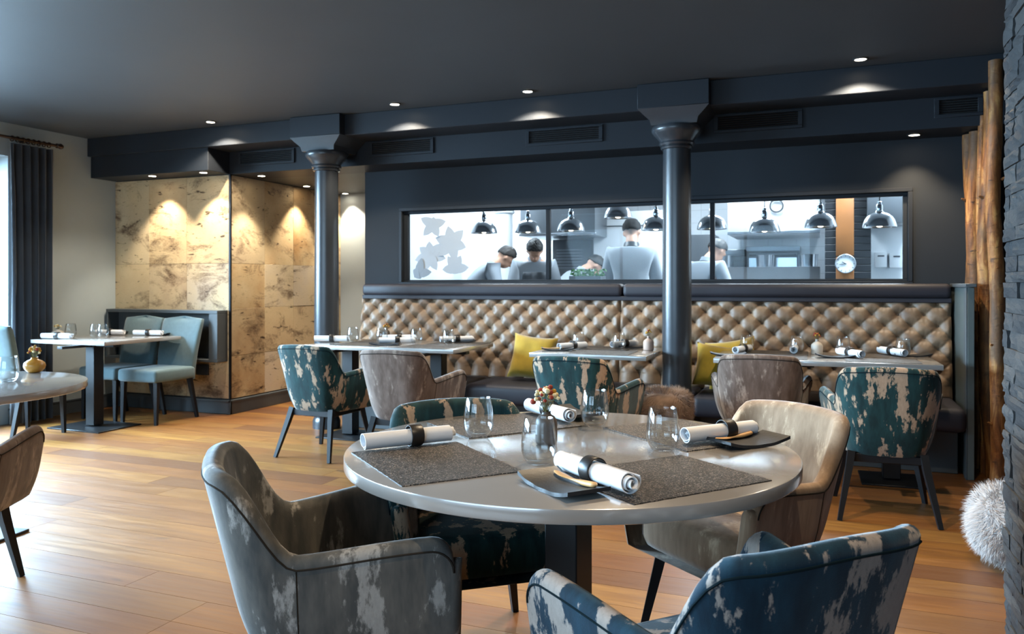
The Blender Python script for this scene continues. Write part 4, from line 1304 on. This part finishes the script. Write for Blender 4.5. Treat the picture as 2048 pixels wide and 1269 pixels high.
for (px, py, lab) in [(1494, 704, 'stemless glass leftmost on the right banquette table'), (1594, 708, 'stemless glass left of the vase on the right banquette table'), (1686, 709, 'stemless glass right of the vase on the right banquette table'), (1806, 714, 'stemless glass rightmost on the right banquette table')]:
    glass(on(px, py), lab)
vase('bottle_vase', P_PK, 'vase_wh', on(1634, 709), 'pale bottle vase on the right banquette table', 'tiny dried posy in the pale vase on the right banquette table', 0.022, 0.045, 10, ['fl_gold', 'fl_red'], 14)

# ------------------------------------------------------------------ cushions
def cushion(loc, rot, s, label):
    def side(sgn):
        def fn(u, v):
            x, z = 2 * u - 1, 2 * v - 1
            pin = 1 - 0.10 * (1 - x * x) * (1 if abs(z) > 0 else 0) * abs(z) ** 3 
            pinx = 1 - 0.10 * (1 - z * z) * abs(x) ** 3
            th = 0.075 * ((1 - x ** 4) * (1 - z ** 4)) ** 0.5
            th *= 1 + 0.08 * noise.noise((x * 2, z * 2, sgn + s * 3))
            return (x * s / 2 * pinx, sgn * th, z * s / 2 * pin)
        return fn
    k = B(); k.grid(side(-1), 22, 22); g = B().grid(side(1), 22, 22); k.add(g.v, [f[::-1] for f in g.f])
    o = k.obj('scatter_cushion', M['mustard'], None, 60); o.location = loc; o.rotation_euler = rot; tag(o, label, 'cushion', 'mustard cushions')
cushion((-2.19, 5.96, 0.64), (R(-18), R(6), R(4)), 0.37, 'mustard velvet cushion on the banquette left of the small table')
cushion((-0.64, 6.0, 0.645), (R(-18), R(-10), R(-6)), 0.37, 'mustard velvet cushion on the banquette right of the middle column')
cushion((-0.73, 5.90, 0.63), (R(-22), R(8), R(10)), 0.33, 'mustard velvet cushion leaning on another right of the middle column')

# ------------------------------------------------------------------ wall niche, curtain
t = thing('wall_niche', 'dark open wall-mounted box shelf behind the blue-grey chairs', 'shelf', (-5.95, BY, 0.5))
for nm, a in [('top_board', (-0.70, 0.70, -0.14, -0.001, 0.455, 0.485)), ('bottom_board', (-0.70, 0.70, -0.14, -0.001, 0.0, 0.025)), ('side_board', (-0.70, -0.675, -0.14, -0.001, 0.025, 0.455)), ('side_board', (0.60, 0.70, -0.14, -0.001, 0.025, 0.455)), ('back_board', (-0.675, 0.60, -0.012, -0.001, 0.025, 0.455))]:
    B().b2(*a, 0.002, 1).obj(nm, M['base'], t)
k = B(); k.b2(-5.62, -5.47, BY - 0.02, BY - 0.001, 0.36, 0.46, 0.003, 1); tag(k.obj('wall_socket', M['kdark']), 'black wall socket plate below the wall niche', 'socket')

def curtain():
    n = 120; m = 12; k = B()
    def fn(u, v):
        y_ = 4.72 + 0.40 * u; z = 0.015 + 2.44 * (1 - v)
        amp = 0.045 * (0.55 + 0.45 * v)
        x = -6.545 + amp * math.sin(u * 2 * PI * 5.5 + 0.4 * math.sin(z * 1.3)) + 0.012 * math.sin(u * 31 + z)
        return (x, y_ + 0.012 * math.sin(u * 2 * PI * 11), z)
    k.grid(fn, n, m)
    t = thing('curtain', 'dark petrol velvet curtain drawn beside the bright window', 'curtain', (-6.545, 4.92, 0))
    k.v = [(p[0] + 6.545, p[1] - 4.92, p[2]) for p in k.v]
    o = k.obj('drape', M['curtain'], t, 80); s = o.modifiers.new('solid', 'SOLIDIFY'); s.thickness = 0.006
    return t
curtain()
t = thing('curtain_rod', 'bronze curtain rod with finial at the top of the curtain', 'curtain rod', (-6.545, 4.3, 2.50))
B().tube([(0, -2.8, 0), (0, 0.86, 0)], 0.014, 12).obj('rod', M['brass'], t)
B().lathe([(0.014, 0), (0.022, 0.006), (0.022, 0.014), (0.012, 0.018), (0.024, 0.035), (0.026, 0.05), (0.018, 0.066), (0, 0.072)], 16, (0, 0, 0), Matrix.Translation((0, 0.86, 0)) @ Matrix.Rotation(R(-90), 4, 'X')).obj('finial', M['brass'], t)
for i in range(8):
    kk = B().lathe([(0.02, -0.004), (0.026, -0.004), (0.026, 0.004), (0.02, 0.004), (0.02, -0.004)], 20, (0, 0, 0), Matrix.Translation((0, 0.44 + i * 0.05, -0.006)) @ Matrix.Rotation(R(90), 4, 'X'), cap=False); kk.obj('ring', M['brass'], t)
B().b2(-0.13, 0.0, 0.6, 0.62, -0.012, 0.012, 0.002, 1).obj('bracket', M['brass'], t)

# ------------------------------------------------------------------ kitchen behind the window
KY = 9.4
b = B(); b.b2(-3.98, XR + .15, KY, KY + 0.1, 0, 2.8); struct(b.obj('wall_kitchen_back', M['ktile'], smooth=0))
b = B(); b.b2(-3.90, -3.885, YB + 0.12, KY, 0, 2.72); struct(b.obj('wall_kitchen_left', M['kwhite'], smooth=0))
b = B(); b.b2(-3.98, -3.90, 7.9, KY + .1, 0, 2.72); struct(b.obj('wall_kitchen_corner', M['kwhite'], smooth=0))
b = B(); b.b2(XR - 0.02, XR - 0.002, YB + 0.12, KY, 0, 2.72); struct(b.obj('wall_kitchen_right', M['kwhite'], smooth=0))
b = B(); b.b2(-3.98, XR + .1, YB + 0.12, KY + .1, 2.72, 2.8); struct(b.obj('ceiling_kitchen', M['kwhite'], smooth=0))
b = B(); b.b2(-3.98, XR + .1, YB + 0.12, KY + .1, -0.06, 0.0); struct(b.obj('floor_kitchen', M['kfloor'], smooth=0))
KL = None
for (x, y_, w, d, lab) in [(-3.5, 8.9, 0.6, .3, 'bright white kitchen ceiling light panel on the left'), (-0.75, 8.1, 1.0, .3, 'bright white kitchen ceiling light panel in the middle'), (0.75, 7.95, 0.8, .3, 'bright white kitchen ceiling light panel on the right'), (-3.1, 7.6, 1.0, .3, 'bright white kitchen ceiling light panel nearest the flower decal')]:
    t = thing('kitchen_light_panel', lab, 'ceiling light', (x, y_, 2.72), 0, 'kitchen light panels')
    B().b2(-w / 2 - .02, w / 2 + .02, -d / 2 - .02, d / 2 + .02, -0.03, -0.001, 0.003, 1).obj('housing', M['kwhite'], t)
    B().b2(-w / 2, w / 2, -d / 2, d / 2, -0.036, -0.0305).obj('diffuser', M['klamp_on'], t)
    dd = bpy.data.lights.new('panel_light', 'AREA'); dd.shape = 'RECTANGLE'; dd.size = w; dd.size_y = d; dd.energy = 45 if 'decal' in lab else 75; dd.color = (0.80, 0.91, 1.0)
    o = bpy.data.objects.new('panel_light', dd); COL.objects.link(o); o.parent = t; o.location = (0, 0, -0.045)

# pass counter just behind the glass with a herb tray
t = thing('pass_counter', 'steel kitchen pass counter just behind the window', 'counter', (-1.5, 7.05, 0))
B().b2(-2.2, 2.4, -0.22, 0.22, 1.17, 1.205, 0.004, 1).obj('worktop', M['steel'], t)
B().b2(-2.15, 2.35, -0.18, 0.18, 0.1, 1.17, 0.004, 1).obj('cabinet', M['steel'], t)
B().b2(-2.1, 2.3, -0.14, 0.14, 0.0, 0.1).obj('plinth', M['kdark'], t)
p = upY(1175, 545, 7.05)
t = thing('herb_tray', 'dark tray of green herbs on the kitchen pass', 'herbs', (p.x, 7.05, 1.206))
k = B()
k.b2(-0.15, 0.15, -0.09, 0.09, 0, 0.012); k.b2(-0.15, 0.15, -0.09, -0.08, 0.012, 0.10); k.b2(-0.15, 0.15, 0.08, 0.09, 0.012, 0.10); k.b2(-0.15, -0.14, -0.08, 0.08, 0.012, 0.10); k.b2(0.14, 0.15, -0.08, 0.08, 0.012, 0.10)
k.obj('tray', M['kgrey'], t)
rnd = random.Random(8); k = B()
for i in range(260):
    c = Vector((rnd.uniform(-.14, .16), rnd.uniform(-.07, .07), rnd.uniform(0.09, 0.16))); a = Vector((rnd.gauss(0, 1), rnd.gauss(0, 1), rnd.gauss(0, 1))).normalized() * 0.018; q = a.cross(Vector((rnd.gauss(0, 1), rnd.gauss(0, 1), 1))).normalized() * 0.009
    k.add([c - a, c + q, c + a, c - q + Vector((0, 0, .003))], [(0, 1, 2, 3)])
o = k.obj('herb_leaves', M['green'], t); o['kind'] = 'stuff'

# heat lamps hanging over the pass
shade_me = B().lathe([(0.127, 0.0), (0.129, 0.002), (0.128, 0.012), (0.124, 0.03), (0.114, 0.06), (0.096, 0.088), (0.07, 0.108), (0.042, 0.118), (0.034, 0.122), (0.031, 0.121), (0.038, 0.114), (0.066, 0.104), (0.092, 0.084), (0.110, 0.058), (0.120, 0.03), (0.124, 0.012), (0.125, 0.002), (0.127, 0.0)], 40, cap=False).mesh('shade', M['chrome'], 50)
sock_me = B().lathe([(0.034, 0.118), (0.03, 0.13), (0.024, 0.135), (0.026, 0.15), (0.024, 0.18), (0.016, 0.19), (0.018, 0.205), (0.012, 0.21), (0.0, 0.211)], 20).mesh('socket', M['chrome'])
cord_me = B().tube([(0, 0, 0.205), (0, 0, 1.0)], 0.005, 8).mesh('cord', M['kdark'])
bulb_me = B().sphere((0, 0, 0.045), (0.04, 0.04, 0.045), 14, 8).mesh('bulb', M['bulb'])
for i, (px, py) in enumerate([(968, 467), (1056, 466), (1142, 463), (1236, 437), (1312, 461), (1424, 459), (1529, 465), (1641, 455), (1759, 455)]):
    nth = ['leftmost', 'second from left', 'third from left by the first window bar', 'fourth from left, hung highest', 'fifth from left, half behind the column', 'at the second window bar', 'third from right, before the oven hood', 'second from right, by the orange panel', 'rightmost'][i]
    p = upY(px, py, 7.0); t = thing('heat_lamp', 'chrome dome heat lamp in the kitchen, ' + nth, 'pendant lamp', p, 0, 'kitchen heat lamps')
    link('shade', shade_me, t); link('socket', sock_me, t); link('bulb', bulb_me, t)
    o = link('cord', B().tube([(0, 0, 0.205), (0, 0, 2.72 - p.z)], 0.005, 8).mesh('cord', M['kdark']), t)

# white kitchen column
p = upY(1008, 500, 8.6)
t = thing('kitchen_column', 'white painted round column inside the kitchen', 'column', (p.x, 8.6, 0))
B().lathe([(0.105, 0.0), (0.105, 2.2)], 32).obj('shaft', M['kwhite'], t)
B().lathe([(0.106, 2.05), (0.13, 2.07), (0.125, 2.1), (0.16, 2.15), (0.18, 2.2), (0.2, 2.25), (0.2, 2.715)], 32).obj('capital', M['kwhite'], t)

def kbox(name, label, cat, px0, px1, py0, py1, Y, depth, mat, parts=None, z0=None, bev=0.006, ztop=None):
    a = upY(px0, py0, Y)
    if ztop: a.z = ztop
    c = upY(px1, py1, Y)
    t = thing(name, label, cat, ((a.x + c.x) / 2, Y, c.z if z0 is None else z0))
    w = abs(c.x - a.x); h = a.z - (c.z if z0 is None else z0)
    B().b2(-w / 2, w / 2, 0, depth, 0, h, bev, 2).obj('body', M[mat], t)
    return t, w, h
# extractor hood and steel cabinet behind the chefs
t, w, h = kbox('extractor_hood', 'wide brushed steel extractor hood over the chefs', 'hood', 1040, 1190, 405, 470, 8.25, 0.9, 'steel', ztop=2.715)
B().b2(-w / 2 - .01, w / 2 + .01, -0.01, 0.02, 0, 0.03, 0.003, 1).obj('drip_rail', M['chrome'], t)
t, w, h = kbox('steel_cabinet', 'grey steel kitchen cabinet with louvred door behind the chefs', 'cabinet', 1105, 1183, 480, 545, 8.78, 0.5, 'kgrey', z0=0.0)
for i in range(7): B().b2(-w / 2 + .05, w / 2 - .12, -0.006, 0.0, h - .13 - i * .035, h - .115 - i * .035, 0.001, 1).obj('louvre', M['steel'], t)
t, w, h = kbox('white_partition', 'white wall partition panel behind the chef seen from the back', 'partition', 1187, 1345, 425, 556, 8.75, 0.08, 'kwhite', z0=0.0)
B().b2(-w / 2, w / 2, -0.004, 0, h - 0.17, h - 0.16).obj('rail', M['steel'], t)
t, w, h = kbox('refrigerator', 'tall grey steel refrigerator left of the second window bar', 'fridge', 1378, 1428, 470, 556, 8.9, 0.45, 'kgrey', z0=0.0)
B().b2(-w / 2 + .02, -w / 2 + .04, -0.03, 0, 1.0, 1.4, 0.004, 1).obj('handle', M['steel'], t)
# oven with hood
t, w, h = kbox('combi_oven', 'black glass oven with steel handle under the kitchen hood', 'oven', 1492, 1600, 494, 556, 8.95, 0.42, 'kdark', z0=0.6)
B().b2(-w / 2, w / 2, -0.012, 0, h - .05, h, 0.003, 1).obj('control_panel', M['steel'], t)
B().tube([(-w / 2 + .04, -0.05, h - .085), (w / 2 - .04, -0.05, h - .085)], 0.012, 10).obj('handle', M['steel'], t)
B().b2(-w / 2 + .03, w / 2 - .03, -0.014, -0.002, 0.15, h - .12, 0.004, 1).obj('door_glass', M['chrome'], t)
t, w, h = kbox('range_hood', 'bright white steel range hood above the oven', 'hood', 1455, 1640, 400, 466, 8.35, 0.95, 'kwhite', ztop=2.715)
B().b2(-w / 2, w / 2, -0.01, 0.01, 0, 0.03, 0.003, 1).obj('drip_rail', M['steel'], t)
pp = upY(1553, 412, 8.34); k = B().lathe([(0.055, -0.004), (0.07, -0.004), (0.07, 0.006), (0.055, 0.006), (0.055, -0.004)], 28, (0, 0, 0), Matrix.Translation((pp.x - t.location.x, -0.012, pp.z - t.location.z)) @ Matrix.Rotation(R(90), 4, 'X'), cap=False); k.obj('dial_ring', M['steel'], t)
t, w, h = kbox('worktop_range', 'steel cooking range and worktop beneath the oven hood', 'range', 1432, 1640, 535, 556, 8.45, 0.48, 'steel', z0=0.0)
for q in range(3): B().lathe([(0.09, h), (0.095, h + .1), (0.1, h + .13), (0.098, h + .132), (0.09, h + .11), (0.0, h + .02)], 24, (-0.45 + q * .42, 0.25, 0)).obj('pot', M['chrome'], t)
t, w, h = kbox('splash_shelf', 'steel wall shelf with lit strip beside the oven', 'shelf', 1440, 1490, 500, 512, 9.1, 0.25, 'steel')
# dark cladding, orange panel, clock, white boxes at the right
t, w, h = kbox('dark_cladding', 'dark slatted wall cladding around the orange panel', 'cladding', 1650, 1742, 395, 556, 8.30, 0.06, 'kdark', z0=0.0)
for i in range(16):
    B().b2(-w / 2, w / 2, -0.008, 0, 1.15 + i * .068, 1.15 + i * .068 + .062, 0.002, 1).obj('slat', M['kdark'], t)
t, w, h = kbox('oak_panel', 'orange oak panel strip above the kitchen clock', 'panel', 1672, 1708, 395, 512, 8.27, 0.02, 'orange')
t, w, h = kbox('oak_panel', 'orange oak panel strip below and around the kitchen clock', 'panel', 1672, 1708, 514, 556, 8.275, 0.015, 'orange', z0=0.9)
p = upY(1691, 528, 8.26)
t = thing('wall_clock', 'round white kitchen wall clock with black hands', 'clock', (p.x, 8.26, p.z))
RX = Matrix.Rotation(R(90), 4, 'X')
B().lathe([(0.0, 0.0), (0.088, 0.0), (0.094, 0.006), (0.094, 0.02), (0.088, 0.024), (0.086, 0.014)], 40, (0, 0, 0), RX, cap=False).obj('rim', M['steel'], t)
B().lathe([(0.086, 0.013), (0.0, 0.0135)], 40, (0, 0, 0), RX, cap=False).obj('dial', M['kwhite'], t)
for a, L, w_ in ((R(-60), 0.045, 0.007), (R(-98), 0.066, 0.005)):
    B().box((0, -0.017, L / 2 - .008), (w_, 0.002, L), 0, 1, Matrix.Rotation(a, 4, 'Y')).obj('hand', M['kdark'], t)
for i in range(12): B().box((0, -0.0145, 0.074), (0.004, 0.001, 0.014), 0, 1, Matrix.Rotation(R(30 * i), 4, 'Y')).obj('hour_mark', M['kdark'], t)
t, w, h = kbox('white_dispenser', 'white wall dispenser box left of another at the kitchen right', 'dispenser', 1750, 1774, 505, 535, 8.6, 0.12, 'kwhite')
B().b2(-.03, .03, -0.004, 0, h * .7, h * .8).obj('slot', M['kgrey'], t)
t, w, h = kbox('white_dispenser', 'white wall dispenser box cut off by the window frame', 'dispenser', 1779, 1808, 506, 536, 8.6, 0.12, 'kwhite')
B().b2(-.03, .03, -0.004, 0, h * .7, h * .8).obj('slot', M['kgrey'], t)
t, w, h = kbox('sloped_duct', 'dark sloped ventilation duct at the top right of the kitchen', 'duct', 1735, 1830, 380, 445, 8.2, 0.5, 'kgrey', ztop=2.715)
t, w, h = kbox('pale_wall_board', 'pale blue-white wall board behind the dispensers', 'board', 1742, 1830, 440, 556, 8.72, 0.05, 'kwhite', z0=0.0)

# frosted flower decal on the left pane
def petal(k, c, ang, L, w, yv, n=10):
    out = []
    for i in range(n + 1):
        f = i / n; out.append((f * L, w * math.sin(PI * f ** 0.75) * (1 + .08 * math.sin(9 * f))))
    pts = out + [(x, -y_) for x, y_ in out[::-1]][1:-1]
    ca, sa = math.cos(ang), math.sin(ang)
    vs = [(c[0] + x * ca - y_ * sa, yv, c[1] + x * sa + y_ * ca) for x, y_ in pts]
    m = len(vs); vs += [(p_[0], yv + 0.0006, p_[2]) for p_ in vs]
    k.add(vs, [tuple(range(m)), tuple(range(2 * m - 1, m - 1, -1))] + [((i + 1) % m, i, m + i, m + (i + 1) % m) for i in range(m)])
t = thing('flower_decal', 'frosted flower decal on the left kitchen pane', 'decal', (-3.3, YB + 0.045, 1.5))
yd = -0.001
rnd = random.Random(2)
for (cx, cz, rad, n, mat) in [(-0.02, -0.01, 0.15, 7, 'decal'), (0.20, 0.10, 0.17, 6, 'decal'), (-0.13, -0.17, 0.13, 5, 'decal2'), (0.24, -0.13, 0.14, 6, 'decal'), (0.02, 0.27, 0.14, 5, 'decal')]:
    for i in range(n):
        a = 2 * PI * i / n + cx * 9; yd -= 0.0008
        c = Vector((cx, cz)); L = rad * rnd.uniform(.85, 1.1)
        e = (cx + L * math.cos(a), cz + L * math.sin(a))
        if e[0] < -0.225 or e[1] > 0.36 or e[1] < -0.225 or cz + L * math.sin(a) > 0.36: 
            L *= 0.45
        k = B(); petal(k, (cx, cz), a, L, rad * 0.33, yd); k.obj('petal', M[mat], t, 0)

# ------------------------------------------------------------------ chefs
def skin_mesh(name, verts, edges, radii, root, sub=1):
    me = bpy.data.meshes.new(name); me.from_pydata(verts, edges, []); o = bpy.data.objects.new(name, me); COL.objects.link(o)
    o.modifiers.new('skin', 'SKIN'); s = o.modifiers.new('sub', 'SUBSURF'); s.levels = sub; s.render_levels = sub
    for i, r in enumerate(radii):
        sv = me.skin_vertices[0].data[i]; sv.radius = (r, r) if not isinstance(r, tuple) else r; sv.use_root = (i == root)
    dg = bpy.context.evaluated_depsgraph_get(); dg.update(); out = bpy.data.meshes.new_from_object(o.evaluated_get(dg))
    bpy.data.objects.remove(o); return out

def person(loc, rz, lean, bow, label, hair='hair_dk', cap=False, apron=False, turn=0.0, height=1.0):
    def rx(v, a):
        return Vector((v[0], v[1] * math.cos(a) + v[2] * math.sin(a), -v[1] * math.sin(a) + v[2] * math.cos(a)))
    pel = Vector((0, 0, 0.95)); L = R(lean); Hd = R(lean + bow)
    sp = pel + rx((0, 0, 0.20), L * .6); ch = pel + rx((0, 0, 0.42), L); nk = ch + rx((0, 0.0, 0.13), L); nk2 = nk + rx((0, 0.01, 0.06), Hd * .8)
    hd = nk2 + rx((0, 0.025, 0.10), Hd)
    V = [pel, sp, ch, nk, nk2]; E = [(0, 1), (1, 2), (2, 3), (3, 4)]; Rr = [(.155, .12), (.14, .11), (.16, .12), (.062, .062), (.056, .056)]
    arms = []
    def add(v, r, par):
        V.append(Vector(v)); Rr.append(r); E.append((par, len(V) - 1)); return len(V) - 1
    for s in (-1, 1):
        sh = add(ch + rx((s * 0.185, 0.0, 0.06), L), .062, 2)
        el = add(V[sh] + Vector((s * 0.05, 0.08, -0.27)), .047, sh); wr = add(V[el] + Vector((-s * 0.09, 0.21, -0.03)), .032, el)
        pa = add(V[wr] + Vector((-s * .01, 0.06, -0.005)), (.032, .018), wr); arms.append((sh, el, wr))
        for q, ln in enumerate((.06, .07, .065, .05)):
            f1 = add(V[pa] + Vector(((q - 1.5) * 0.017, 0.04, -0.01)), .0095, pa); add(V[f1] + Vector((0, ln * .6, -0.025)), .008, f1)
        th = add(V[wr] + Vector((-s * 0.035, 0.045, -0.005)), .010, wr); add(V[th] + Vector((-s * .01, 0.035, -0.01)), .009, th)
        hp = add(pel + Vector((s * 0.09, 0, -0.06)), .10, 0); kn = add(Vector((s * 0.10, 0.02, 0.50)), .065, hp); an = add(Vector((s * 0.10, -0.02, 0.09)), .045, kn); add(Vector((s * 0.11, 0.12, 0.04)), .038, an)
    body = skin_mesh('body', V, E, Rr, 0)
    bm = bmesh.new(); bm.from_mesh(body)
    hb = B()
    HM = Matrix.Translation(hd) @ Matrix.Rotation(-Hd, 4, 'X') @ Matrix.Rotation(turn, 4, 'Z')
    hb.sphere((0, -0.008, 0.02), (0.075, 0.094, 0.098), 24, 16, 0, HM); hb.sphere((0, 0.03, -0.05), (0.055, 0.06, 0.065), 18, 12, 0, HM)
    hb.sphere((0, 0.095, -0.015), (0.014, 0.02, 0.026), 12, 8, 0, HM); hb.sphere((0, 0.082, -0.062), (0.024, 0.012, 0.010), 12, 8, 0, HM)
    for s in (-1, 1):
        hb.sphere((s * 0.076, -0.005, -0.005), (0.012, 0.02, 0.032), 10, 8, 0, HM); hb.sphere((s * 0.031, 0.080, 0.012), (0.014, 0.012, 0.008), 10, 8, 0, HM); hb.sphere((s * 0.03, 0.083, 0.032), (0.024, 0.012, 0.007), 10, 8, 0, HM)
    hb.tube([HM @ Vector((0, -.01, -.03)), V[4], V[3]], [0.052, 0.055, 0.06], 14)
    hm = hb.mesh('h', M['skin']); bm.from_mesh(hm); bm.to_mesh(body); bm.free(); body.materials.clear(); body.materials.append(M['skin'])
    o = link('person', body); rm = o.modifiers.new('fuse', 'REMESH'); rm.mode = 'VOXEL'; rm.voxel_size = 0.012; rm.use_smooth_shade = True
    sm = o.modifiers.new('sm', 'SMOOTH'); sm.iterations = 2; sm.factor = .4
    o.location = loc; o.rotation_euler = (0, 0, rz); o.scale = (height,) * 3; tag(o, label, 'person', 'kitchen chefs')
    # jacket
    JV = [pel + Vector((0, 0, -0.02)), sp, ch, ch + rx((0, 0, 0.085), L), nk + rx((0, 0, .0), L)]; JE = [(0, 1), (1, 2), (2, 3), (3, 4)]; JR = [(.18, .145), (.165, .135), (.185, .145), (.13, .105), (.07, .07)]
    for (sh, el, wr) in arms:
        a = len(JV); JV += [V[sh] + Vector((0, 0, .01)), V[el], V[wr] - (V[wr] - V[el]) * .12]; JR += [.085, .066, .052]; JE += [(2, a), (a, a + 1), (a + 1, a + 2)]
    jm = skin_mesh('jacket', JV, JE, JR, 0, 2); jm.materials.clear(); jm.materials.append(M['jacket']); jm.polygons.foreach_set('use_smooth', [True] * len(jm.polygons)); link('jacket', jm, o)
    TV = [pel + Vector((0, 0, .03)), pel]; TE = [(0, 1)]; TR = [(.17, .135), (.175, .14)]
    for s in (-1, 1):
        a = len(TV); TV += [pel + Vector((s * .095, 0, -.1)), Vector((s * .105, .02, .5)), Vector((s * .105, -.02, .1))]; TR += [.115, .085, .075]; TE += [(1, a), (a, a + 1), (a + 1, a + 2)]
    tm = skin_mesh('trousers', TV, TE, TR, 0, 1); tm.materials.clear(); tm.materials.append(M['trouser']); link('trousers', tm, o)
    B().tube([nk + rx((0, -.002, -.015), L), nk + rx((0, .002, .03), L)], [0.078, 0.068], 20).obj('collar', M['kdark'] if cap else M['jacket'], o)
    # hair / cap
    def hair_fn(u, v):
        a = 2 * PI * u; fr = math.sin(a)                # +1 at the face
        mx = R(90 - 36 * max(0, fr) ** 1.0 + 22 * max(0, -fr)); th_ = (mx + R(9) * noise.noise((math.cos(a) * 4, math.sin(a) * 4, 3.3))) * v
        bump_ = 1.0 + 0.07 * noise.noise((math.cos(a) * 5, math.sin(a) * 5, v * 7))
        q = Vector((0.080 * math.sin(th_) * math.cos(a), -0.008 + 0.099 * math.sin(th_) * math.sin(a), 0.022 + 0.104 * math.cos(th_))) * bump_ * (1 - 0.05 * v ** 4)
        return HM @ q
    g = B().grid(hair_fn, 44, 18, True); ho = g.obj('cap' if cap else 'hair', M['capf'] if cap else M[hair], o, 80); sd = ho.modifiers.new('solid', 'SOLIDIFY'); sd.thickness = 0.012; sd.offset = -1
    if apron:
        k = B()
        def ap(u, v):
            x = (u - .5) * (0.24 + .22 * v); z = 1.36 - .75 * v
            base_ = pel + rx((0, 0, max(0, z - .95)), L)
            yv = base_.y + 0.155 + 0.01 * math.sin(u * 12) - 0.25 * x * x / .1 * .3
            return (x, yv, base_.z if z > .95 else z)
        k.grid(ap, 14, 16); ao = k.obj('apron', M['apron'], o, 80); s_ = ao.modifiers.new('solid', 'SOLIDIFY'); s_.thickness = .006
    return o
def chef_at(px, Y): q = upY(px, 569, Y); return (q.x, Y, 0)
FA = math.atan2(0.3694, 0.9293)      # view heading: rz that faces away from the camera
person(chef_at(930, 7.85), FA + R(-80), 34, 14, 'chef in white leaning to the right, at the left of the kitchen window', 'hair_br', height=1.02)
person(chef_at(1068, 7.80), FA + R(180), 10, 42, 'dark-haired chef facing us with bowed head and grey apron', 'hair_dk', apron=True, height=1.0)
person(chef_at(1116, 8.15), FA + R(-70), 33, 25, 'chef in white bending low just right of the first window bar', 'hair_dk', height=0.97)
person(chef_at(1262, 7.75), FA + R(-12), 8, 16, 'chef in white seen from the back wearing a dark cap', 'hair_dk', cap=True, turn=R(-14), height=1.08)
person(chef_at(1398, 7.85), FA + R(-60), 12, 30, 'chef in white partly hidden by the middle column', 'hair_dk', turn=0, height=0.98)
